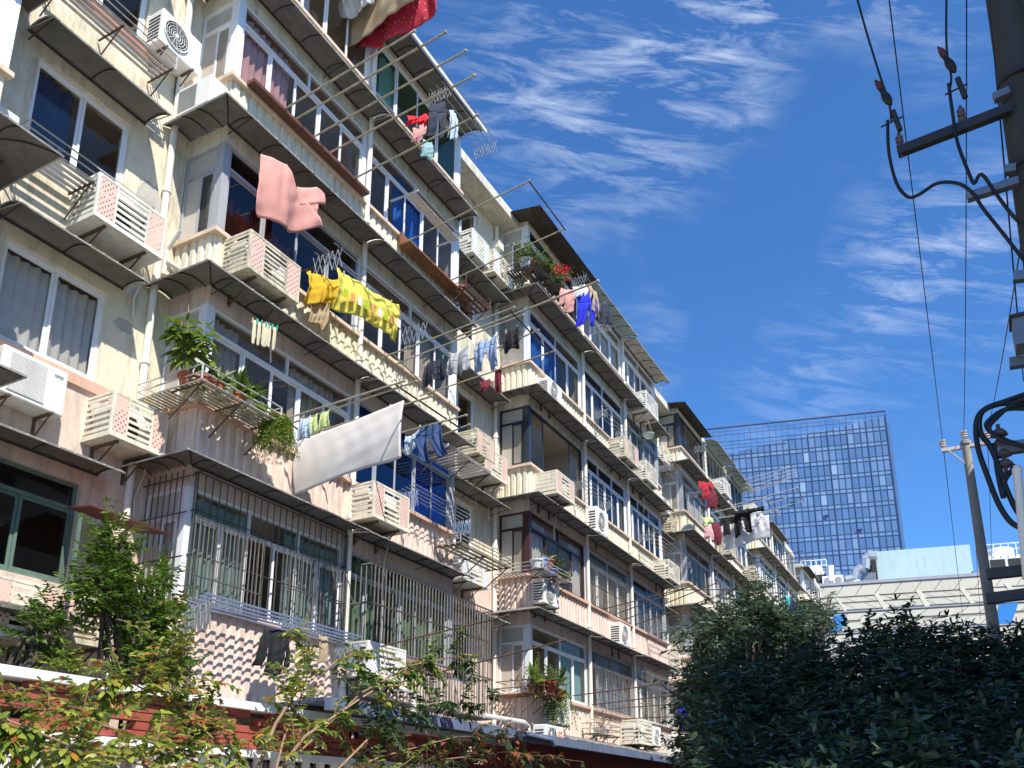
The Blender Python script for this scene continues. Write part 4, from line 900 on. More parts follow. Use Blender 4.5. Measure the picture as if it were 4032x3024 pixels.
# ================================================================ PLANTS
class LB:
    """leaf builder: each leaf is a folded, tapered blade of four faces; numpy arrays, material index per leaf"""
    def __init__(s): s.P = []; s.D = []; s.U = []; s.L = []; s.W = []; s.M = []
    def leaf(s, p, d, u, l, w, m=0): s.P.append(tuple(p)); s.D.append(tuple(d)); s.U.append(tuple(u)); s.L.append(l); s.W.append(w); s.M.append(m)
    def build(s, name, mats, parent, org=None, droop=.25):
        P = np.array(s.P); D = np.array(s.D); U = np.array(s.U); L_ = np.array(s.L)[:, None]; W_ = np.array(s.W)[:, None]; mi = np.array(s.M)
        D /= np.linalg.norm(D, axis=1)[:, None]+1e-9; S_ = np.cross(D, U); S_ /= np.linalg.norm(S_, axis=1)[:, None]+1e-9; U = np.cross(S_, D)
        dn = np.array([0, 0, -1.])
        mid = P+D*L_*.5+U*L_*.06; tip = P+D*L_+dn*L_*droop; a = P+D*L_*.22; c = P+D*L_*.68+dn*L_*droop*.45
        v = np.stack([P, a+S_*W_*.36+U*W_*.1, c+S_*W_*.40+U*W_*.1, tip, c-S_*W_*.40+U*W_*.1, a-S_*W_*.36+U*W_*.1, mid-U*W_*.06], 1)
        n = len(P); base = (np.arange(n)*7)[:, None]
        f = np.concatenate([base+np.array([[0, 1, 2, 6]]), base+np.array([[6, 2, 3, 3]])[:, :4]*1], 0)
        tri = []
        q1 = base+np.array([0, 1, 2, 6]); q2 = base+np.array([0, 6, 4, 5]); t1 = base+np.array([6, 2, 3]); t2 = base+np.array([6, 3, 4])
        me = bpy.data.meshes.new(name); org = np.array(org if org is not None else ORG.get(parent.name, (0, 0, 0)))
        vv = (v.reshape(-1, 3)-org)
        loops = np.concatenate([q1.ravel(), q2.ravel(), t1.ravel(), t2.ravel()]); starts = np.concatenate([np.arange(n*2)*4, n*8+np.arange(n*2)*3]); tot = np.concatenate([np.full(n*2, 4), np.full(n*2, 3)])
        me.vertices.add(len(vv)); me.vertices.foreach_set('co', vv.ravel().astype(np.float32)); me.loops.add(len(loops)); me.loops.foreach_set('vertex_index', loops.astype(np.int32))
        me.polygons.add(n*4); me.polygons.foreach_set('loop_start', starts.astype(np.int32)); me.polygons.foreach_set('loop_total', tot.astype(np.int32))
        me.polygons.foreach_set('material_index', np.concatenate([mi]*4).astype(np.int32))
        for m_ in mats: me.materials.append(M[m_])
        me.update(calc_edges=True); me.validate()
        o = bpy.data.objects.new(name, me); C.objects.link(o); o.parent = parent; ORG[o.name] = tuple(org); return o
def rdir(up=0.):
    v = rng.normal(size=3); v[2] += up; return v/np.linalg.norm(v)
def twig(lb, tb, p, d, length, n, l, w, mats=(0, 1, 2), curl=.3, r=.004):
    """a shoot with paired leaves"""
    p = np.array(p, float); d = np.array(d, float); d /= np.linalg.norm(d); pts = [p.copy()]; step = length/n
    for i in range(n):
        d = d+np.array([0, 0, -curl*.06])+rng.normal(size=3)*.06; d /= np.linalg.norm(d); p = p+d*step; pts.append(p.copy())
        s_ = np.cross(d, [0, 0, 1.]); s_ /= np.linalg.norm(s_)+1e-9
        for sg in (-1, 1):
            dd = d*.55+s_*sg+rng.normal(size=3)*.22; k = (.75+.5*rng.random())*(1-.25*i/n)
            lb.leaf(p, dd, np.array([0, 0, 1.])+rng.normal(size=3)*.3, l*k, w*k, int(rng.choice(mats)))
    lb.leaf(p, d, np.array([0, 0, 1.])+rng.normal(size=3)*.3, l*.8, w*.8, int(rng.choice(mats)))
    if tb is not None: tb.tube([Vector(q) for q in pts[::2]+([pts[-1]] if n % 2 else [])], r, 4)
def pot(t, c, r=.1, h=.17, m='terracotta'):
    b = MB(); b.lathe(c, [(r*.68, 0), (r*.95, h*.82), (r*1.08, h*.83), (r*1.1, h), (r*.95, h), (r*.93, h*.9), (.001, h*.9)], 16); b.build('pot', m, t, smooth=False)
def potted(label, c, kind='bushy', r=.1, h=.17, pm='terracotta', size=.35, n=14, mats=('leaf_a', 'leaf_b', 'leaf_c'), leaf=(.09, .035)):
    c = Vector(c); t = thing('potted_plant', label, 'potted plant', tuple(c), 0, 'potted plants on the balconies'); pot(t, c, r, h, pm)
    lb = LB(); tb = MB(); top = np.array(c)+[0, 0, h*.9]; l, w = leaf
    if kind == 'bushy':
        for i in range(n): twig(lb, tb, top, rdir(1.1), size*(.6+.6*rng.random()), 5, l, w)
    elif kind == 'blades':
        for i in range(n):
            d = rdir(.9); lb.leaf(top, d, [0, 0, 1], size*(.7+.6*rng.random()), w, int(rng.integers(3)))
    elif kind == 'trailing':
        for i in range(n):
            a = rng.random()*6.28; rr = .18*rng.random()**.5; p = top+[math.cos(a)*rr, math.sin(a)*rr, 0]
            twig(lb, None, p, [math.cos(a)*.3, math.sin(a)*.3, -1], size*(.5+.7*rng.random()), 9, l, w)
    elif kind == 'cane':
        for i in range(3):
            p = top+rng.normal(size=3)*[.04, .04, 0]; q = p+np.array([rng.normal()*.12, rng.normal()*.05, size*(1+.5*i)]); tb.tube([Vector(p), Vector(q)], .009, 5)
        for i in range(n): twig(lb, None, top+[rng.normal()*.08, rng.normal()*.05, size*(.5+.7*rng.random())], rdir(.4), .2, 2, l, w)
    if tb.v: tb.build('stem', 'twig', t)
    lb.build('foliage', mats, t, droop=.22 if kind == 'blades' else .4 if kind == 'cane' else .25)
    return t
z3 = S[3]-.01
G3 = ('leaf_a', 'leaf_c', 'leaf_b')
potted('tall broad leaved plant with bare canes at the left end of the corner rack', (7.12, BY-.25, z3), 'cane', .11, .17, 'terracotta', .5, 34, ('leaf_c', 'leaf_a', 'leaf_c'), (.24, .095))
potted('spiky aloe in a red pot near the corner of the rack', (7.25, BY-.42, z3), 'blades', .11, .15, 'terracotta', .34, 18, ('leaf_pale', 'leaf_b', 'leaf_b'), (.2, .028))
potted('spiky grey green aloe before the white corner post', (7.43, BY-.48, z3), 'blades', .1, .14, 'terracotta', .32, 18, ('leaf_b', 'leaf_pale', 'leaf_a'), (.2, .026))
potted('dark succulent between the aloe and the broad blades', (7.62, BY-.42, z3), 'blades', .1, .14, 'pot_white', .22, 22, ('leaf_b', 'leaf_d', 'leaf_b'), (.2, .03))
potted('bright green strap leaved orchid hanging over the rack', (7.83, BY-.45, z3), 'blades', .11, .15, 'terracotta', .46, 36, ('leaf_c', 'leaf_a', 'leaf_c'), (.3, .06))
potted('clump of long green blades near the right end of the rack', (8.04, BY-.42, z3), 'blades', .11, .15, 'pot_white', .44, 38, ('leaf_a', 'leaf_c', 'leaf_a'), (.3, .035))
potted('ball of fine trailing leaves spilling off the end of the rack', (8.55, BY-.5, z3), 'trailing', .12, .14, 'terracotta', .52, 260, ('leaf_e', 'leaf_c', 'leaf_a'), (.06, .012))
z6 = 14.73
potted('bushy green shrub in a red pot on the dark top rack', (17.10, BY-.3, z6), 'bushy', .14, .22, 'pot_red', .62, 26, G3, (.13, .045))
potted('grey tub with glossy leaves behind the top rack rail', (16.95, BY-.2, z6), 'bushy', .16, .26, 'pot_white', .5, 18, G3, (.12, .05))
potted('low round leaved plant at the corner of the dark top rack', (17.45, BY-.45, z6), 'bushy', .1, .14, 'pot_brown', .26, 12, ('leaf_c', 'leaf_a', 'leaf_c'), (.13, .08))
potted('leafy stems beside the red blooms on the top rack', (17.78, BY-.4, z6), 'bushy', .12, .18, 'pot_brown', .5, 18, ('leaf_b', 'leaf_a', 'leaf_pale'), (.1, .05))
def blooms(label, c, sz, n, m, pm='pot_brown'):
    t = potted(label, c, 'bushy', .12, .18, pm, sz, 16, ('leaf_b', 'leaf_a', 'leaf_b'), (.09, .04)); lb = LB()
    cs = [np.array(c)+[rng.normal()*.16, rng.normal()*.1, .2+sz*(.5+.6*rng.random())] for _ in range(9)]
    for i in range(n): q = cs[i % 9]+rng.normal(size=3)*.05; lb.leaf(q, rdir(.2), rdir(), .05, .05, 0)
    lb.build('blossom', (m,), t)
blooms('red bougainvillea blooming on the right end of the top rack', (18.25, BY-.45, z6), .55, 320, 'flower_red')
blooms('second clump of red blooms at the outer rail of the top rack', (18.07, BY-.5, z6), .42, 200, 'flower_red')
z = S[3]-.04
potted('white and blue porcelain pot at the left end of the shelf', (17.00, BY-.42, z), 'blades', .15, .2, 'pot_white', .14, 14, ('leaf_orange', 'leaf_pale', 'leaf_b'), (.1, .02))
potted('white porcelain pot with a thorny plant next to the orange pot', (17.23, BY-.45, z), 'blades', .15, .28, 'pot_blue', .2, 16, ('leaf_pale', 'leaf_orange', 'leaf_b'), (.1, .02))
potted('orange clay pot with dry stalks on the middle of the shelf', (17.50, BY-.45, z+.12), 'blades', .15, .2, 'terracotta', .24, 18, ('leaf_pale', 'leaf_orange', 'leaf_e'), (.1, .02))
potted('blue white porcelain bowl under the orange clay pot', (17.58, BY-.5, z-.02), 'blades', .15, .12, 'pot_blue', .08, 6, ('leaf_b', 'leaf_b', 'leaf_b'), (.05, .02))
potted('round dark green jade tree on the brown framed balcony', (17.96, BY-.4, z), 'bushy', .14, .2, 'pot_brown', .36, 30, ('leaf_b', 'leaf_d', 'leaf_a'), (.08, .055))
potted('grassy light green plant at the right end of the shelf', (18.40, BY-.4, z), 'blades', .12, .14, 'pot_brown', .3, 22, ('leaf_c', 'leaf_a', 'leaf_pale'), (.2, .02))
z = S[2]-.09
potted('upright banana like leaves on the rusty shelf', (17.05, BY-.3, z), 'blades', .14, .18, 'pot_brown', .75, 9, ('leaf_a', 'leaf_c', 'leaf_b'), (.3, .13))
potted('bright bushy plant at the middle of the rusty shelf', (17.33, BY-.3, z), 'bushy', .14, .2, 'pot_brown', .62, 30, ('leaf_a', 'leaf_c', 'leaf_b'), (.1, .045))
potted('red pot with a dense green plant on the rusty shelf', (17.47, BY-.5, z), 'bushy', .13, .28, 'pot_red', .42, 20, ('leaf_a', 'leaf_b', 'leaf_b'), (.09, .04))
potted('black ribbed pot with fine leaves on the rusty shelf', (17.65, BY-.45, z), 'bushy', .16, .34, 'pot_black', .42, 22, ('leaf_b', 'leaf_a', 'leaf_b'), (.07, .035))
potted('long arching blades at the right of the rusty shelf', (17.89, BY-.45, z), 'blades', .12, .18, 'terracotta', .7, 18, ('leaf_a', 'leaf_b', 'leaf_c'), (.4, .04))
potted('yellow green plant trailing over the shelf end to the fan unit', (18.05, BY-.5, z), 'trailing', .1, .12, 'terracotta', .7, 50, ('leaf_e', 'leaf_c', 'leaf_a'), (.07, .025))
potted('low shrub with violet flowers on the grey tray rack', (20.9, BY-.3, 3.57), 'bushy', .2, .14, 'pot_white', .6, 30, ('leaf_e', 'leaf_c', 'flower_pink'), (.06, .03))
potted('small green plant in a turquoise pot at the end of the grey rack', (10.62, BY-.35, 3.78), 'bushy', .1, .16, 'pot_teal', .3, 14, G3, (.06, .02))
p = atY(1830, 1120, BY-.4); potted('small clay pot alone in the brown wire basket', (13.7, BY-.35, 12.10), 'blades', .11, .16, 'terracotta', .1, 5, ('leaf_pale', 'leaf_orange', 'leaf_b'), (.06, .02))
# hanging basket
p = atY(2553, 1712, BY-.45); t = thing('hanging_basket', 'white hanging basket of green leaves under the awning', 'hanging basket', tuple(p))
b = MB(); b.lathe(p, [(.1, -.12), (.2, 0), (.21, .02), (.19, .02), (.001, -.02)], 16); b.build('bowl', 'ac_white', t)
b = MB()
for a in (0, 2.1, 4.2): b.tube([p+Vector((.19*math.cos(a), .19*math.sin(a), .02)), p+Vector((0, 0, .55))], .004, 4)
b.build('hanger', 'dull_tube', t); lb = LB()
for i in range(26): a = rng.random()*6.28; twig(lb, None, np.array(p)+[.15*math.cos(a), .15*math.sin(a), 0], [math.cos(a), math.sin(a), -.6], .25, 3, .07, .03)
lb.build('foliage', ('leaf_b', 'leaf_a', 'leaf_d'), t)

# ledge pots at the left edge
led = (4.2, -.55, 3.92)
b = MB(); b.box(3.6, 6.3, -.78, -.02, 3.70, 3.76); lo = b.build('plant_shelf', 'roof_dirt', org=(3.6, 0, 3.7)); tag(lo, 'grey shelf slab under the flower pots at the left edge', 'shelf')
for i, (x, k, m_, sz, mt_, lf, pm, lb_) in enumerate(((4.35, 'bushy', 0, .34, ('leaf_b', 'leaf_d', 'leaf_a'), (.14, .08), 'terracotta', 'rubber plant with broad dark leaves in a brown pot at the left edge'),
      (4.75, 'blades', 0, .42, ('leaf_b', 'leaf_b', 'leaf_a'), (.3, .03), 'terracotta', 'fern like cycad in a clay pot on the left shelf'), (5.0, 'blades', 0, .3, ('leaf_pale', 'leaf_c', 'leaf_pale'), (.3, .022), 'terracotta', 'striped spider plant arching over its pot on the left shelf'))):
    potted(lb_, (x, -.55, 3.765), k, .14, .2, pm, sz, 34, mt_, lf)

def shrub(label, base, crown, n, leaf, mats, stems=3, name='shrub', cat='shrub', shoot=.3, nl=6, trunk_r=.03, up=.5, limbs=6, group=None, kinds=(0, 1, 2), shell=.45):
    """crown: list of (centre, radii) ellipsoids filled with leafy shoots"""
    base = Vector(base); t = thing(name, label, cat, tuple(base), 0, group); lb = LB(); tb = MB()
    tot = sum(r[0]*r[1]*r[2] for _, r in crown)
    for c, r in crown:
        c = np.array(c); k = int(n*(r[0]*r[1]*r[2])/tot)
        for i in range(k):
            d = rdir(); q = d*(shell+(1-shell)*rng.random()**.5)*np.array(r); p = c+q; dd = d*.8+rdir(up)*.7
            twig(lb, None, p-dd*shoot*.3, dd, shoot*(.6+.8*rng.random()), nl, leaf[0], leaf[1], kinds)
        for i in range(limbs):
            d = rdir(.3); q = c+d*np.array(r)*.8; m_ = Vector(c)*.5+base*.5+Vector(rng.normal(size=3)*.08)
            tb.tube([base, m_, Vector(q*.5+c*.5), Vector(q)], trunk_r, 5, r1=trunk_r*.2)
    tb.build('trunk', 'bark', t); lb.build('crown', mats, t)
    return t
# the bright shrub growing in front of the near window
a0 = atY(445, 2130, -1.6); a1 = atY(400, 2300, -1.6); a2 = atY(560, 2430, -1.7); a3 = atY(620, 2600, -1.8); a4 = atY(150, 2480, -1.6); a5 = atY(640, 2300, -1.5)
shrub('bright green leafy tree growing up before the near windows', (6.3, -1.7, 2.6), [(a0, (.26, .22, .24)), (a1, (.32, .3, .34)), (a2, (.42, .32, .36)), (a3, (.42, .32, .30)), (a5, (.20, .2, .22))], 430, (.10, .042), ('leaf_c', 'leaf_a', 'leaf_a'), name='small_tree', cat='tree', shoot=.26, up=.9, nl=6, shell=.2)
shrub('loose low shrub with pale stems at the left under the pots', (5.0, -1.5, 2.6), [(a4, (.34, .25, .28)), (atY(230, 2400, -1.4), (.2, .2, .2))], 70, (.085, .045), ('leaf_a', 'leaf_b', 'leaf_c'), shoot=.22, up=.5, shell=.2)
shrub('small yellow green sprig growing on the wall top', (5.3, -2.9, 2.7), [(atY(255, 2620, -2.8), (.10, .1, .08))], 14, (.08, .03), ('leaf_c', 'leaf_e', 'leaf_c'), shoot=.14, up=1, shell=.1, limbs=2, trunk_r=.006)

# ================================================================ YARD WALL, SHED ROOF, FOREGROUND BRANCHES
wl = thing('yard_wall', 'red painted openwork brick wall with white copings along the foot of the block', 'wall', (1, -3, 0))
b = MB(); zt = 2.66; zb = 2.24
FY0, FY1 = -3.08, -2.96
rowh = .078
for r_ in range(5):
    z0 = zb+.012+r_*rowh; x = 1.0+(.12 if r_ % 2 else 0); k = 0
    while x < 12.2:
        if not (r_ in (1, 3, 4) and k % 3 == (r_ % 3)): b.box(x, x+.288, FY0+rng.normal()*.003, FY1, z0, z0+rowh-.010)
        x += .30; k += 1
b.build('brickwork', 'brick_red', wl)
b = MB()
for z0, z1, dy in ((zt-.03, zt+.05, .07), (zb-.075, zb, .05)):
    b.box(1, 12.2, FY0-dy, FY1+dy, z0, z1)
b.build('coping', 'white_paint', wl)
b = MB(); 
for i in range(46): x = 1+i*.245; b.box(x, x+.05, FY0+.02, FY1-.02, zb-.52, zb-.076)
b.box(1, 12.2, FY0, FY1, 0, zb-.52)
b.build('balusters', 'white_paint', wl)
b = MB(); b.box(1, 8.0, -2.88, -1.9, 2.60, 2.68)
for i in range(60): x = 1+rng.random()*8; y = -2.85+rng.random()*.2; s_ = .02+.05*rng.random(); b.lathe((x, y, 2.67), [(s_*1.6, 0), (s_*1.2, s_*.7), (.001, s_)], 7)
lo = b.build('yard_roof', 'roof_dirt', org=(1, -2.9, 2.6)); tag(lo, 'dirty grey concrete strip of yard roof behind the white coping', 'roof')
sh = thing('shed', 'long low shed with a dark blue grey sheet roof at the foot of the block', 'shed', (8.0, -3, 0))
b = MB(); b.add([(7.2, -3.6, 2.76), (42, -3.6, 2.76), (42, -1.1, 2.86), (8.2, -1.1, 2.86), (7.2, -3.6, 2.80), (42, -3.6, 2.80), (42, -1.1, 2.90), (8.2, -1.1, 2.90)], [(0, 1, 2, 3), (4, 7, 6, 5), (0, 4, 5, 1), (0, 3, 7, 4), (1, 5, 6, 2)])
b.build('roof', 'blue_gutter', sh)
b = MB(); b.box(7.2, 42, -3.70, -3.61, 2.66, 2.79); b.tube([(11.5, -3.74, 2.74), (12.4, -3.74, 2.72), (12.5, -3.74, 2.64)], .035, 8); b.build('gutter', 'blue_gutter', sh)
b = MB(); b.box(12.2, 42, -3.0, -2.9, 0, 2.74); b.build('wall', 'brick_red', sh)
b = MB()
for i in range(260): x = 8+rng.random()**1.5*26; y = -3.55+rng.random()*.25; s_ = .015+.04*rng.random(); b.lathe((x, y, 2.80), [(s_*1.8, 0), (s_*1.3, s_*.6), (.001, s_)], 6)
b.build('debris', 'roof_dirt', sh)
b = MB(); b.tube([(11.9, -1.5, 2.95), (11.9, -1.5, 3.5), (11.7, -1.5, 3.55), (10.6, -1.4, 3.55)], .045, 8); b.tube([(15.6, -1.7, 2.9), (15.6, -1.7, 3.3), (15.4, -1.7, 3.36), (14.2, -1.5, 3.38)], .045, 8)
tag(b.build('water_pipe', 'pvc', org=(11.9, -1.5, 3)), 'pair of bent white pipes rising above the shed roof', 'pipe')
b = MB(); b.add([(6.35, -.12, 5.22), (7.32, -.12, 5.18), (7.2, -1.0, 4.98), (6.05, -1.0, 5.0)], [(0, 1, 2, 3)]); o = b.build('metal_awning', 'red_awning', org=(6, 0, 5)); o.modifiers.new('thickness', 'SOLIDIFY').thickness = .012; tag(o, 'dark red metal awning sheet under the grey awning at the near pipe', 'awning')
b = MB(); b.box(6.1, 6.135, -.75, -.715, 4.0, 4.98); tag(b.build('post', 'green_frame', org=(6, -.7, 4)), 'thin pale upright propping the dark red awning', 'post')

def vine(label, pts, nshoot, leaf, mats, r=.012, kinds=(0, 1, 2), shoot=.28, group='leafy branches in front of the yard wall', nl=7):
    pts = [Vector(p) for p in pts]; t = thing('branch', label, 'branch', tuple(pts[0]), 0, group); tb = MB(); tb.tube(pts, r, 6, r1=r*.25); lb = LB(); n = len(pts)-1
    for i in range(int(nshoot*.78)):
        s_ = (.12+.88*rng.random())*n; k = min(int(s_), n-1); p = pts[k].lerp(pts[k+1], s_-k); d = (pts[k+1]-pts[k]).normalized()
        dd = np.array(d)*.6+rdir(.25)*np.array([1, .6, 1]); twig(lb, tb, p, dd, 1.25*shoot*(.5+.8*rng.random()), nl, leaf[0], leaf[1], kinds, r=.0025, curl=1.2)
    tb.build('stem', 'twig', t); lb.build('foliage', mats, t, droop=.35); return t
def VP(*a): return [atY(x, y, Y) for x, y, Y in a]
MV = ('leaf_e', 'leaf_a', 'leaf_b', 'leaf_red', 'leaf_orange', 'leaf_c'); KV = (0, 0, 0, 0, 1, 1, 0, 2, 5, 5, 5, 0, 1, 5, 3, 4, 0, 0)
LF = (.105, .052)
vine('bare stemmed branch rising from the bottom towards the dark jacket', VP((1000, 3060, -3.9), (1085, 2850, -3.8), (1170, 2720, -3.7), (1330, 2600, -3.6), (1430, 2570, -3.5)), 34, LF, MV, .02, KV)
vine('long branch arching right over the lowest window cage', VP((1060, 3080, -4.0), (1200, 2900, -3.9), (1420, 2750, -3.8), (1600, 2640, -3.7), (1800, 2580, -3.6)), 36, LF, MV, .018, KV)
vine('leafy branch running along the upper white coping', VP((980, 3060, -4.2), (830, 2900, -4.1), (700, 2780, -4.0), (520, 2690, -3.9), (450, 2680, -3.9)), 50, LF, MV, .014, KV)
vine('leafy branch crossing the red bricks to the left edge', VP((900, 3080, -4.4), (700, 2960, -4.3), (420, 2860, -4.2), (200, 2800, -4.1), (-40, 2760, -4.0)), 56, LF, MV, .016, KV)
vine('lowest branch along the bottom left of the wall', VP((820, 3100, -4.5), (560, 3010, -4.4), (300, 2960, -4.3), (0, 2930, -4.2)), 40, LF, MV, .014, KV)
vine('branch of mixed green and red leaves in the bottom left corner', VP((500, 3120, -4.7), (330, 2960, -4.6), (120, 2870, -4.5), (-60, 2800, -4.4)), 36, LF, MV, .014, KV)
vine('yellowing branch over the middle of the red wall', VP((1020, 3080, -4.2), (900, 2920, -4.1), (800, 2760, -4.0), (700, 2640, -3.9), (640, 2560, -3.8)), 44, LF, MV, .014, KV)
vine('branch hanging before the pale corrugated panel', VP((1080, 3060, -3.9), (1120, 2900, -3.8), (1180, 2760, -3.7), (1220, 2620, -3.6), (1150, 2480, -3.5)), 26, LF, MV, .012, KV)
vine('branch with large drooping leaves crossing the grey window cage', VP((1180, 2960, -3.9), (1420, 2730, -3.8), (1620, 2620, -3.7), (1760, 2590, -3.7), (1850, 2600, -3.6)), 30, (.12, .06), ('leaf_a', 'leaf_b', 'leaf_c', 'leaf_d'), .010, (0, 1, 2, 3))
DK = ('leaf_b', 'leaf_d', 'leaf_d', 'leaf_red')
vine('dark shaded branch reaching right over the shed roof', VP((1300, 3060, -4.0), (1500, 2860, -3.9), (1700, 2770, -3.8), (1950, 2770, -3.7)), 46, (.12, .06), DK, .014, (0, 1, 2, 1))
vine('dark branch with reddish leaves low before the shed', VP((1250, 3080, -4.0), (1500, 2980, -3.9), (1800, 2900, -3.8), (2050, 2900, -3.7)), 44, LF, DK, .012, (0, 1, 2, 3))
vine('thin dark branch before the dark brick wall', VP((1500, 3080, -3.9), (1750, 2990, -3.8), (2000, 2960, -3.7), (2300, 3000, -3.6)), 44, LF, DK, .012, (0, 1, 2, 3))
vine('bare twig standing against the white wall above the shed', VP((1620, 3080, -3.6), (1690, 2900, -3.5), (1780, 2750, -3.5), (1830, 2700, -3.5)), 6, (.05, .02), DK, .008, (3, 0))
vine('bottom branch in the middle with light green tips', VP((1400, 3120, -4.2), (1560, 3030, -4.1), (1660, 2960, -4.1)), 12, LF, ('leaf_c', 'leaf_a', 'leaf_c'), .008)

# ================================================================ DARK TREES ON THE RIGHT
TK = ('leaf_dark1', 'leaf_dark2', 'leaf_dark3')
def T(x, y, Y): return atY(x, y, Y)
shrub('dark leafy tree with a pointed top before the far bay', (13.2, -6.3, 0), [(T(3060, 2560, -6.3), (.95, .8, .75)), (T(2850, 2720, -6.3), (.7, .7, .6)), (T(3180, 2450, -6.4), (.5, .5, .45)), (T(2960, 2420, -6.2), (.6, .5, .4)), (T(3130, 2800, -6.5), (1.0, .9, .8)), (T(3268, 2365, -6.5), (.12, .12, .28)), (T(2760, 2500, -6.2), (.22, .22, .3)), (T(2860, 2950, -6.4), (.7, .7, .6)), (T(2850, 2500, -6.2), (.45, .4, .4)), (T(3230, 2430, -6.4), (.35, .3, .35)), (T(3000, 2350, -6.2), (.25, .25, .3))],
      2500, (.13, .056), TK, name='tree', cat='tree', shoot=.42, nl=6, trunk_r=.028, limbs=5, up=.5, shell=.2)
vine('single dark shoot reaching left over the washing rods', VP((2900, 2700, -5.9), (2800, 2620, -5.9), (2700, 2480, -5.8), (2690, 2440, -5.8)), 12, (.11, .05), TK, .01, (0, 1, 2), group=None)
vine('dark shoot hanging left before the red and blue cage', VP((2960, 2820, -5.9), (2840, 2760, -5.9), (2720, 2700, -5.8), (2680, 2560, -5.8)), 14, (.11, .05), TK, .01, (0, 1, 2), group=None)
hx = thing('hedge', 'broad dark hedge of glossy leaves filling the lower right', 'hedge', (8.5, -9.2, 0)); lb = LB(); tb = MB()
hb = [((9.0, -8.9), 2.05), ]
for i in range(3600):
    px = 2780+rng.random()*1350; top = 2625+45*math.sin(px*.0085+.6)+30*math.sin(px*.031+1)+16*math.sin(px*.083)-75*math.exp(-((px-3680)/150)**2)+30*math.exp(-((px-3400)/90)**2)+(60 if px < 3050 else 0)-(22 if px > 3500 else 0); py = top+rng.random()**1.25*640; k = (py-top)/640
    X_ = 10.3-4.3*k+rng.random()*1.1; q = np.array(atX(px, py, X_)); d = rdir(.8)-np.array([.5, .1, 0]); twig(lb, None, q, d, .28+.2*rng.random(), 4, .135, .052, (0, 1, 2, 0, 1, 0, 1, 3 if k < .05 else 2))
for i in range(40):
    px = 3350+rng.random()*680; q = np.array(atX(px, 2640-rng.random()*40, 10.2)); twig(lb, None, q, np.array([0, 0, 1.])+rng.normal(size=3)*.35, .38, 6, .15, .034, (3, 0, 2))
for q0, q1 in (((3470, 2520), (3540, 2350)), ((3360, 2520), (3330, 2440)), ((3700, 2560), (3810, 2470)), ((3400, 2560), (3400, 2430))):
    a, c = np.array(atX(*q0, 9.5)), np.array(atX(*q1, 9.5)); twig(lb, None, a, c-a, np.linalg.norm(c-a)*1.1, 10, .11, .055, (1, 1, 0))
for i in range(18):
    y = -7.2-rng.random()*3.2; x = 6.6+rng.random()*3.4; tb.tube([(x+1.5, y, 0), (x+1.5, y, .9), (x+1.5+rng.normal()*.2, y+rng.normal()*.2, 1.5)], .025, 5, r1=.01)
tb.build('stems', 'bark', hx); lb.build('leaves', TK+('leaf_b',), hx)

# ================================================================ POLES AND WIRES
fp = atX(3800, 1735, 23.0); fb = atX(3925, 2560, 23.0); top = Vector((23, fp.y, fp.z))
t = thing('utility_pole', 'tall pale concrete utility pole with white insulators before the blue sky', 'utility pole', (23, fp.y, 0))
b = MB(); b.tube([(23, fp.y, 0), tuple(top)], .175, 20, r1=.095); b.lathe(top+Vector((0, 0, -.12)), [(.10, 0), (.125, .01), (.125, .09), (.10, .1)], 16); b.build('pole', 'pole_concrete', t, smooth=False)
yl = atX(3715, 1765, 23).y; yr = atX(3892, 1745, 23).y
b = MB(); b.box(22.94, 23.06, yr-.05, yl+.05, top.z-.20, top.z-.12); b.tube([(22.93, yl-.1, top.z-.2), (22.95, fp.y, top.z-.7)], .02, 5); b.build('crossarm', 'porcelain', t)
for y, z in ((yl, top.z-.12), (yr, top.z-.12), (fp.y, top.z+.02)):
    b = MB(); b.tube([(23, y, z), (23, y, z+.1)], .015, 6)
    for i in range(3): b.lathe((23, y, z+.06+i*.065), [(.03, 0), (.085, .012), (.075, .03), (.03, .045)], 12)
    b.build('insulator', 'porcelain', t)
def wire(label, pts, r=.006, m='cable', seg=1, name='overhead_wire', group='overhead wires'):
    b = MB(); b.tube(pts, r, 5); o = b.build(name, m, org=tuple(pts[0])); return tag(o, label, 'wire', group)
def sagl(a, c, n=14, s_=.3): a, c = Vector(a), Vector(c); return [a.lerp(c, i/n)-Vector((0, 0, s_*4*(i/n)*(1-i/n))) for i in range(n+1)]
for lb_, (y, z), q in (('thin overhead wire to the left insulator of the pale pole', (yl, top.z+.1), (3477, -200)), ('thin overhead wire to the middle insulator of the pale pole', (fp.y, top.z+.22), (3806, -200)), ('thin overhead wire to the right insulator of the pale pole', (yr, top.z+.1), (4060, 700))):
    e = atZ(*q, top.z+.1) if q[1] < 0 else atX(*q, 8.0); wire(lb_, sagl((23, y, z), e, 10, .12), .008)
for lb_, (y, z), q in (('thin wire falling away behind the pale pole, left', (yl, top.z), (3790, 2420)), ('thin wire falling away behind the pale pole, middle', (fp.y-.05, top.z-.3), (3860, 2440)), ('thin wire falling away behind the pale pole, right', (yr, top.z), (3905, 2300))):
    e = atX(*q, 45); wire(lb_, sagl((23, y, z), e, 8, .2), .010)
XN = 6.6
n0 = atX(4100, -150, XN)
yc = atX(3990, 450, XN).y-.05
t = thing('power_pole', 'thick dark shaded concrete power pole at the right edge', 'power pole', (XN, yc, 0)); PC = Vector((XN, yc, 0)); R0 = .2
b = MB(); zt = 9.5; pb_ = atX(4235, 2600, XN); pb_.y -= .15; pt_ = atX(3870, -200, XN); pt_.y -= .135; b.tube([(XN, pb_.y, 0), (XN, pb_.y, pb_.z), (XN, pt_.y, pt_.z+1.5)], .15, 22, r1=.12); b.build('pole', 'pole_shaded', t)
def ax(y0): return None
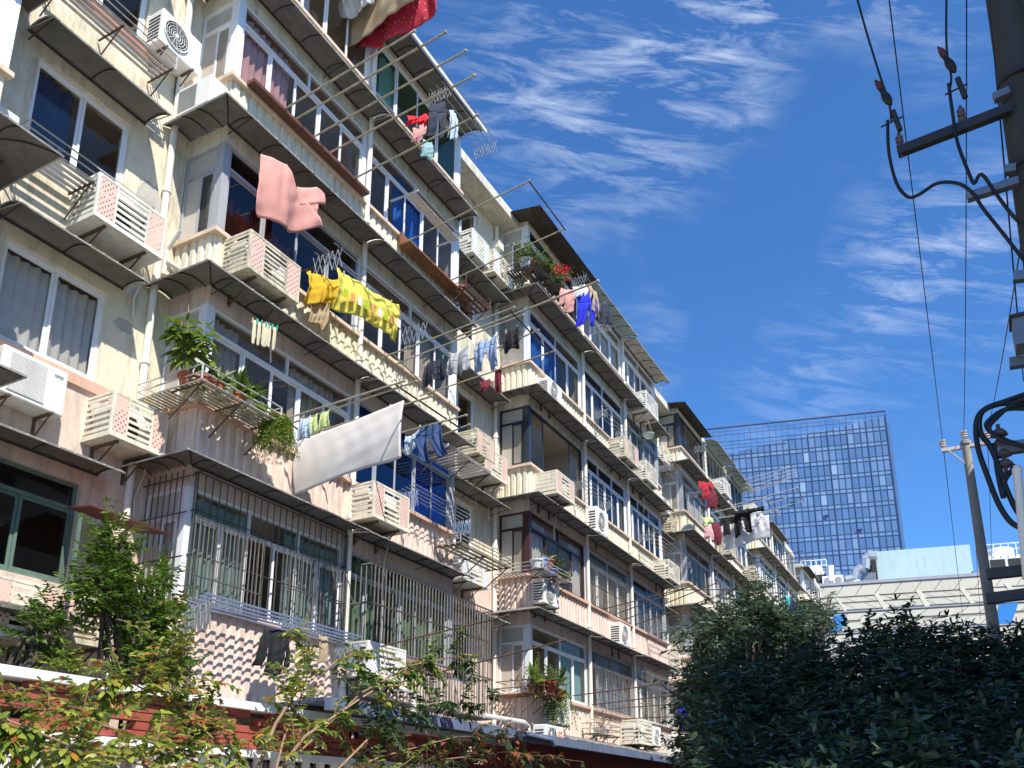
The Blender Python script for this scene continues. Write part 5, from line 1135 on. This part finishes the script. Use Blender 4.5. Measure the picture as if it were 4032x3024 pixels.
def PY_(z): k = (z-pb_.z)/(pt_.z-pb_.z); return pb_.y+(pt_.y-pb_.y)*k
def beam(a, c, w=.035, h=.05, m='iron', label='crossarm'):
    b = MB(); a, c = Vector(a), Vector(c); d = (c-a); u = d.normalized(); n = u.cross(Vector((0, 0, 1))).normalized(); up = n.cross(u)
    vs = [p+n*s1*w+up*s2*h for p in (a, c) for s1 in (-1, 1) for s2 in (-1, 1)]
    b.add(vs, [(0, 1, 3, 2), (4, 6, 7, 5), (0, 4, 5, 1), (2, 3, 7, 6), (0, 2, 6, 4), (1, 5, 7, 3)]); return b.build(label, m, t)
XW = XN-.14
beam(atX(3535, 600, XW), atX(3980, 428, XW), .03, .038)
beam(atX(3808, 778, XW), atX(4010, 715, XW), .03, .03, 'galv'); beam(atX(3955, 672, XW), atX(4000, 665, XW), .03, .03, 'galv'); beam(atX(3912, 388, XW), atX(3975, 360, XW), .03, .03, 'galv')
beam(atX(3885, 2262, XW), atX(4110, 2238, XW), .03, .034); beam(atX(3883, 2358, XW), atX(4110, 2330, XW), .03, .034)
beam(atX(3910, 1773, XW), atX(4080, 1750, XW), .03, .04, 'galv'); beam(atX(3990, 1092, XW), atX(4060, 1085, XW), .03, .035, 'galv'); beam(atX(3975, 1432, XW), atX(4060, 1420, XW), .03, .035, 'galv')
for z_ in (atX(3960, 350, XN).z, atX(4000, 690, XN).z):
    b = MB(); b.lathe((XN, PY_(z_), z_), [(.155, 0), (.165, .004), (.165, .05), (.155, .054)], 22); b.build('clamp_band', 'iron', t)
def ins(px, py, n=2, r=.055, m='porcelain_brown'):
    p = atX(px, py, XW); b = MB(); b.tube([p-Vector((0, 0, .1)), p+Vector((0, 0, .12))], .014, 6)
    for i in range(n): b.lathe(p+Vector((0, 0, -.05+i*.075)), [(.02, 0), (r, .012), (r*.9, .03), (.03, .055)], 14)
    b.build('insulator', m, t)
ins(3545, 575, 2, .03); ins(3788, 470, 2, .03); ins(3938, 1735, 2, .055); ins(3955, 1815, 2, .055)
def loop(label, px, r=.016, m='cable', X=XW-.03, name='power_cable'):
    P_ = [atX(x, y, X) for x, y in px]; pts = []
    for i in range(len(P_)-1):      # catmull-rom
        p0 = P_[max(i-1, 0)]; p1 = P_[i]; p2 = P_[i+1]; p3 = P_[min(i+2, len(P_)-1)]
        for k in range(6):
            s_ = k/6; pts.append(.5*((2*p1)+(p2-p0)*s_+(2*p0-5*p1+4*p2-p3)*s_*s_+(3*p1-p0-3*p2+p3)*s_**3))
    pts.append(P_[-1]); b = MB(); b.tube(pts, r, 8); o = b.build(name, m, org=tuple(pts[0])); return tag(o, label, 'cable', 'black cables at the power pole')
loop('left black cable looping under the crossarm to the lower bracket', [(3495, 475), (3500, 600), (3530, 720), (3575, 775), (3620, 765), (3690, 722), (3770, 722), (3830, 760), (3870, 820), (3950, 920), (4020, 1010), (4045, 1040)], .013)
loop('right black cable curving behind the crossarm to the lower bracket', [(3735, 330), (3750, 440), (3770, 560), (3810, 670), (3835, 722), (3855, 690), (3875, 695), (3920, 760), (3980, 840), (4040, 900)], .013)
loop('left overhead lead coming down to the crossarm end', [(3360, -60), (3410, 120), (3470, 315), (3500, 400), (3510, 480)], .009)
loop('right overhead lead coming down above the crossarm', [(3727, -60), (3727, 180), (3745, 300), (3740, 350)], .009)
for i, (q, lb_) in enumerate((((3482, 355), 'taped joint with a red wrap on the left lead'), ((3732, 225), 'taped joint with a red wrap on the right lead'))):
    p = atX(*q, XW-.03); tt = thing('cable_joint', lb_, 'cable joint', tuple(p), 0, 'taped joints on the leads'); b = MB(); b.lathe(p-Vector((0, .02, .12)), [(.012, -.04), (.03, 0), (.035, .05), (.02, .12), (.026, .17), (.008, .24)], 8, axis=(0, .28, .96)); b.build('body', 'cable', tt)
    b = MB(); b.lathe(p+Vector((-.01, .012, -.0)), [(.004, 0), (.022, .03), (.024, .07), (.004, .13)], 7, axis=(0, .35, .93)); b.build('wrap', 'tape_red', tt)
    b = MB(); b.tube([p+Vector((0, -.04, -.22)), p+Vector((0, -.07, -.42))], .02, 6); b.tube([p+Vector((0, -.1, -.3)), p+Vector((0, .06, -.33))], .008, 5); b.build('clamp', 'iron', tt)
loop('outermost black loop of cable beside the pole', [(4060, 1545), (3960, 1580), (3880, 1610), (3845, 1660), (3850, 1760), (3890, 1880), (3935, 1990), (3985, 2060), (4045, 2085)], .019)
loop('inner black loop of cable beside the pole', [(4060, 1590), (3940, 1590), (3865, 1625), (3860, 1700), (3900, 1760), (3930, 1830), (3965, 1930), (4010, 2020), (4060, 2050)], .019)
loop('small horizontal black loop beside the pole', [(4060, 1610), (3960, 1612), (3900, 1650), (3885, 1680), (3930, 1720), (4060, 1770)], .016)
loop('short black loop inside the small loop', [(4060, 1560), (3990, 1590), (3930, 1640), (3895, 1690), (3960, 1740), (4060, 1760)], .015, X=XW-.08)
loop('black cable crossing back to the white conduit', [(3915, 1745), (3925, 1850), (3950, 1960), (3955, 1900), (3985, 1850), (4000, 1830)], .015)
p = atX(4020, 1400, XN-.2); tt = thing('meter_box', 'pale grey metal box strapped to the dark pole', 'junction box', tuple(p)); b = MB(); q = atX(4000, 1395, XN-.2); z1 = atX(4000, 1290, XN-.2).z; b.box(XN-.35, XN-.17, q.y-.35, q.y, q.z, z1); b.build('casing', 'galv', tt); b = MB(); b.box(XN-.37, XN-.15, q.y-.36, q.y+.012, z1, z1+.02); b.build('lid', 'iron', tt)
a = atX(4005, 1850, XN-.2); c = atX(4045, 2280, XN-.2); b = MB(); b.tube([a, c], .028, 12); b.lathe(a, [(.028, -.02), (.034, -.015), (.034, .0), (.02, .03), (.001, .04)], 12); tag(b.build('conduit', 'pvc', org=tuple(c)), 'white plastic conduit with a rounded cap in front of the pole', 'pipe')
a = atX(4040, 1640, XN-.1); c = atX(4075, 2150, XN-.1); b = MB(); b.box(XN-.14, XN-.08, a.y-.3, a.y, c.z, a.z); tag(b.build('cabinet', 'green_dark', org=(XN, a.y, c.z)), 'dark green cabinet edge behind the cable loops', 'cabinet')
wire('thin vertical wire just left of the dark pole', sagl(atX(3889, -60, XW), atX(4010, 1290, XW), 6, 0), .004); wire('second thin wire beside the dark pole', sagl(atX(3893, -60, XW+.3), atX(4030, 1500, XW+.3), 6, 0), .004)

# ================================================================ TOWER
tw = thing('office_tower', 'tall blue glass office tower with an open steel lattice crown', 'tower', (220, -9, 0))
TO = atX(3565, 2270, 220); TO = Vector((220, TO.y, 0)); ua = R(103.8); U = (math.cos(ua), math.sin(ua), 0); NN = (-math.sin(ua), math.cos(ua), 0)
U = (math.cos(R(103.8)), math.sin(R(103.8)), 0); NN = (-U[1], U[0], 0)
if Vector(NN).dot(Vector((-1, 0, 0))) < 0: NN = (U[1], -U[0], 0)
ZT = atX(3487, 1617, 220).z; TW = 66; mod = 1.55; fh = 3.9
nC = int(TW/mod)
gm = ['tower_a', 'tower_b', 'tower_c', 'tower_d', 'tower_e']
b = MB(); k = 0; z = ZT
def ztop(a): return ZT-1.5-10.5*(a/TW)
for i in range(nC):
    a0 = i*mod; a1 = a0+mod; zc = ztop(a0); f = 0
    z = 0
    while z < zc:
        for part_, (h0, h1) in (('span', (0, 1.05)), ('vis', (1.05, fh))):
            z0 = z+h0; z1 = min(z+h1, zc)
            if z1 <= z0: continue
            if part_ == 'span': mi = 3 if random.random() < .5 else 2
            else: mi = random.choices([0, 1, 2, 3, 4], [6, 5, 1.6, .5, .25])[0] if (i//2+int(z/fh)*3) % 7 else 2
            q = [(TO.x+U[0]*a, TO.y+U[1]*a, zz) for a, zz in ((a0, z0), (a1, z0), (a1, z1), (a0, z1))]
            b.add(q, [(0, 1, 2, 3)], mi)
        z += fh
b.build('curtain_wall', gm, tw)
b = MB()
for i in range(nC+1):
    a = i*mod; b.ob(TO, U, NN, a-.045, a+.045, .0, .2, 0, ZT-.0-(.0 if i else 0))
    if i % 3 == 0: b.ob(TO, U, NN, a-.08, a+.08, .0, .3, 0, ZT)
    if i % 5 == 2: b.ob(TO, U, NN, a-.06, a+.06, 0, .2, ZT, ZT+1.1)
z = 0
while z < ZT:
    b.ob(TO, U, NN, 0, TW, .0, .12, z-.06, z+.06); b.ob(TO, U, NN, 0, TW, .0, .12, z+1.0, z+1.12); z += fh
for j in range(8): b.ob(TO, U, NN, j*8, TW, -.02, .1, ZT-.3-j*1.95, ZT-.12-j*1.95)
b.ob(TO, U, NN, 0, TW, -.1, .25, ZT-.1, ZT+.12)
b.ob(TO, U, NN, -.1, .1, -.1, .3, 0, ZT)
b.build('mullions', 'tower_frame', tw)
b = MB()
for i in range(int(TW/mod)):      # white roof edge seen through the lattice
    a0 = i*mod; zc = ztop(a0); b.ob(TO, U, NN, a0, a0+mod, -.5, -.02, zc-.5, zc)
b.build('roof_edge', 'tower_edge', tw)
b = MB(); b.ob(TO, U, NN, .1, TW, -24, -.6, 0, ZT-17); b.ob(TO, U, NN, .2, 22, -14, -.7, ZT-17, ZT-8); b.build('core', 'tower_a', tw)
b = MB(); 
for j in range(5):
    for i in range(nC): 
        pass
b.ob(TO, U, NN, 0, -.9, -12, -.5, 0, ZT-3); b.build('side_wall', 'tower_a', tw)
b = MB()
for i in range(14): z = 22+i*4.2; a = 8+(i*7.3) % 40; b.ob(TO, U, NN, a, a+1.2, .1, .6, z, z+.25)
b.build('open_vents', 'tower_frame', tw)

# ================================================================ MALL WITH ROOF PLANT
ml = thing('shopping_building', 'wide pale building clad in slanted stone panels with narrow pale slots', 'building', (80, -10, 0))
XM = 80.; p1 = atX(3860, 2258, XM); um = R(101.8); UM = (math.cos(um), math.sin(um), 0); NM = (UM[1], -UM[0], 0)
if NM[0] > 0: NM = (-NM[0], -NM[1], 0)
MO = Vector((XM, p1.y, 0)); 
def isect(x, y, off=0.):                     # picture point -> (along, height) on the mall's face
    n = Vector(NM); o = MO+n*off; d = ray(x, y); s_ = (o-EYE).dot(n)/d.dot(n); q = EYE+d*s_; return (q-MO).dot(Vector(UM)), q.z
aL = isect(3100, 2300)[0]; aR = isect(4200, 2240)[0]; ZM = isect(3860, 2258)[1]
zb1 = isect(3860, 2318)[1]; zl1 = isect(3860, 2378)[1]; zl2 = isect(3860, 2465)[1]
b = MB(); b.ob(MO, UM, NM, aR, aL+12, -30, 0, 0, ZM); b.build('wall', 'mall_joint', ml)
def row(z0, z1, lean, w, seed, gap=.07, proud=.06):
    b = MB(); a = aR-4
    while a < aL+8:
        o = Vector(NM)*proud
        q = [MO+Vector(UM)*(a+gap)+Vector((0, 0, z0+gap))+o, MO+Vector(UM)*(a+w)+Vector((0, 0, z0+gap))+o, MO+Vector(UM)*(a+w-lean)+Vector((0, 0, z1-gap))+o, MO+Vector(UM)*(a+gap-lean)+Vector((0, 0, z1-gap))+o]
        r_ = [v-o*.95 for v in q]
        b.add(q+r_, [(0, 1, 2, 3), (0, 4, 5, 1), (1, 5, 6, 2), (2, 6, 7, 3), (3, 7, 4, 0)]); a += w
    b.build('stone_panels', 'mall_panel', ml)
h1 = (zb1-zl1)/2; h2 = (zl1-zl2)/2; w_ = 1.55
row(zb1, ZM-.25, .7, w_, 1); row(zl1+.12+h1, zb1, -.85, w_, 2); row(zl1+.12, zl1+.12+h1-.0, -.85, w_, 3)
row(zl2+h2+.1, zl1-.12, .85, w_, 4); row(zl2+.1, zl2+h2, .85, w_, 5); row(zl2-h1-.2, zl2-.12, -.85, w_, 6); row(zl2-2*h1-.2, zl2-h1-.3, -.85, w_, 7); row(zl2-3*h1-.2, zl2-2*h1-.3, .85, w_, 8); row(zl2-4*h1-.2, zl2-3*h1-.3, .85, w_, 9)
b = MB()
for z in (zl1, zl2, zl2-2*h1-.25): b.ob(MO, UM, NM, aR-4, aL+10, 0, .12, z-.05, z+.05)
b.ob(MO, UM, NM, aR-4, aL+10, -.3, .14, ZM-.22, ZM+.04); b.build('string_course', 'mall_line', ml)
def quadpx(name, pts, m, proud=.12, frame=None):
    q = [MO+Vector(UM)*a+Vector((0, 0, z))+Vector(NM)*proud for a, z in (isect(*p) for p in pts)]; b = MB(); n = len(q)
    r_ = [v-Vector(NM)*proud*.9 for v in q]; b.add(q+r_, [tuple(range(n))]+[(i, (i+1) % n, n+(i+1) % n, n+i) for i in range(n)]); o = b.build(name, m, ml)
    if frame:
        f = MB()
        for i in range(n): f.tube([q[i], q[(i+1) % n]], .02, 4)
        f.build('frame', 'mall_line', o)
    return o
for pts in ([(3441,2341),(3459,2339),(3500,2402),(3481,2403)], [(3606,2327),(3626,2325),(3661,2388),(3642,2391)], [(3774,2314),(3793,2313),(3840,2374),(3822,2377)], [(3952,2298),(3971,2296),(4020,2358),(4000,2362)], [(3290,2355),(3300,2354),(3337,2411),(3327,2412)]):
    quadpx('pale_slot', pts, 'mall_slit', proud=.09)  # plain slits, slightly paler than the stone panels
for pts in ([(3565,2412),(3583,2410),(3566,2455),(3548,2460)], [(3735,2399),(3757,2397),(3738,2440),(3722,2440)], [(3400,2421),(3417,2420),(3395,2470),(3375,2475)], [(3977,2468),(3996,2466),(4020,2500),(4005,2505)]): quadpx('pale_slot', pts, 'mall_slit', proud=.09)
quadpx('blue_panel', [(3932,2381),(4010,2373),(3981,2456),(3920,2459)], 'mall_blue'); quadpx('blue_panel', [(3283,2424),(3330,2420),(3315,2480),(3255,2490)], 'mall_blue')
def roofbox(name, label, cat, x0, x1, yb_, yt, off, depth, m, group=None, build=True):
    a0, z0 = isect(x0, yb_, off); a1, _ = isect(x1, yb_, off); _, z1 = isect((x0+x1)/2, yt, off); z0 = min(z0, ZM+.02)
    b = MB(); b.ob(MO, UM, NM, min(a0, a1), max(a0, a1), off-depth, off, max(z0, ZM-.0), z1); t = thing(name, label, cat, tuple(MO+Vector(UM)*a0+Vector((0, 0, ZM))), 0, group); b.build('casing', m, t); return t, min(a0, a1), max(a0, a1), z0, z1
roofbox('rooftop_screen', 'long pale blue box on the roof of the panelled building', 'rooftop box', 3456, 3835, 2265, 2157, -2., 7, 'box_blue')
def ctower(label, x0, x1, yb_, yt, off):
    t, a0, a1, z0, z1 = roofbox('cooling_tower', label, 'cooling tower', x0, x1, yb_, yt+(yb_-yt)*.42, off, 4., 'equip_white', 'cooling towers on the panelled building')
    c = MO+Vector(UM)*(a0+a1)/2+Vector(NM)*(off-2)+Vector((0, 0, z1)); r_ = (a1-a0)*.42; hh = isect(x0, yt, off)[1]-isect(x0, yt+(yb_-yt)*.42, off)[1]
    b = MB(); b.lathe(c, [(r_*1.05, 0), (r_*.98, hh*.5), (r_*.95, hh), (r_*.8, hh*1.02), (.01, hh*1.04)], 24); b.build('fan_stack', 'equip_white', t)
    b = MB()
    for s_ in (0, 1): b.ob(MO, UM, NM, a0+(a1-a0)*(.06+.48*s_), a0+(a1-a0)*(.46+.48*s_), off-.01, off+.04, z0+(z1-z0)*.1, z1-.3)
    b.build('louvres', 'ac_dark', t)
    b = MB()
    for z in (z1+.5, z1+1.0): b.tube([MO+Vector(UM)*a+Vector(NM)*(off+.1)+Vector((0, 0, z)) for a in (a0, a1)], .05, 5)
    for i in range(6): a = a0+(a1-a0)*i/5; b.tube([MO+Vector(UM)*a+Vector(NM)*(off+.1)+Vector((0, 0, z1)), MO+Vector(UM)*a+Vector(NM)*(off+.1)+Vector((0, 0, z1+1.0))], .04, 4)
    b.build('railing', 'equip_white', t)
ctower('white cooling tower with a round stack right of the pale pole', 3895, 4045, 2250, 2140, -1.)
ctower('white cooling tower with a round stack beside the far bay roofs', 3160, 3262, 2300, 2215, -1.)
for i, (x0, x1, yb_, yt, lb_) in enumerate(((3240, 3278, 2300, 2268, 'left of two white fan units on the panelled roof'), (3282, 3323, 2298, 2264, 'right of two white fan units on the panelled roof'), (3348, 3388, 2293, 2283, 'low flat white unit beside the grey ducts'))):
    t, a0, a1, z0, z1 = roofbox('rooftop_fan_unit', lb_, 'air conditioner', x0, x1, yb_, yt, -.6, 1, 'equip_white', 'fan units on the panelled roof')
    if i < 2:
        b = MB(); b.lathe(MO+Vector(UM)*(a0+a1)/2+Vector(NM)*-.59+Vector((0, 0, (max(z0, ZM)+z1)/2)), [(.001, 0), ((z1-ZM)*.33, 0), ((z1-ZM)*.33, .02), (.001, .02)], 18, axis=NM); b.build('fan', 'ac_grey', t)
t, *_ = roofbox('exhaust_housing', 'dark grey exhaust housing against the pale blue box', 'exhaust unit', 3397, 3452, 2290, 2255, -1., 3, 'galv')
roofbox('exhaust_louvre', 'dark louvred opening between the duct and the blue box', 'louvre', 3424, 3455, 2262, 2200, -1.6, 2, 'ac_dark')
def tubepx(label, px, r_, m='duct', name='duct', off=-.8):
    P_ = [MO+Vector(UM)*a+Vector(NM)*off+Vector((0, 0, max(z, ZM+.1))) for a, z in (isect(x, y, off) for x, y in px)]; b = MB(); b.tube(P_, r_, 8); return tag(b.build(name, m, org=tuple(P_[0])), label, 'duct', 'ducts on the panelled roof')
tubepx('big grey duct bending down beside the pale blue box', [(3452, 2188), (3422, 2188), (3408, 2200), (3405, 2240)], .42); tubepx('lower grey duct stepping down to the roof', [(3405, 2235), (3385, 2238), (3368, 2250), (3362, 2275), (3330, 2283)], .36)
tubepx('thick white vent pipe standing by the left cooling tower', [(3272, 2290), (3270, 2228)], .3, 'equip_white', 'vent_pipe')

# ================================================================ GROUND AND THE BLOCK ACROSS THE LANE (behind the camera; it shades the lane)
b = MB(); b.box(-400, 900, -500, 700, -.3, 0); tag(b.build('ground', 'street_concrete'), kind='structure')  # unseen concrete lane, tone raised to bounce warm light onto the block
ob_ = thing('opposite_block', 'plain cream apartment block across the lane behind the viewpoint', 'building', (4, -13, 0))
b = MB(); b.box(3.5, 46, -24, -13.3, 0, 13.9); b.box(3.3, 46.2, -24.2, -13.1, 13.9, 14.2); b.build('wall', 'cream', ob_)
for k in range(4):
    for i in range(12):
        x = 5.2+i*3.4; b = MB(); b.box(x, x+1.7, -13.33, -13.27, 1.2+k*3.1, 2.7+k*3.1); b.build('window', 'ac_dark', ob_)
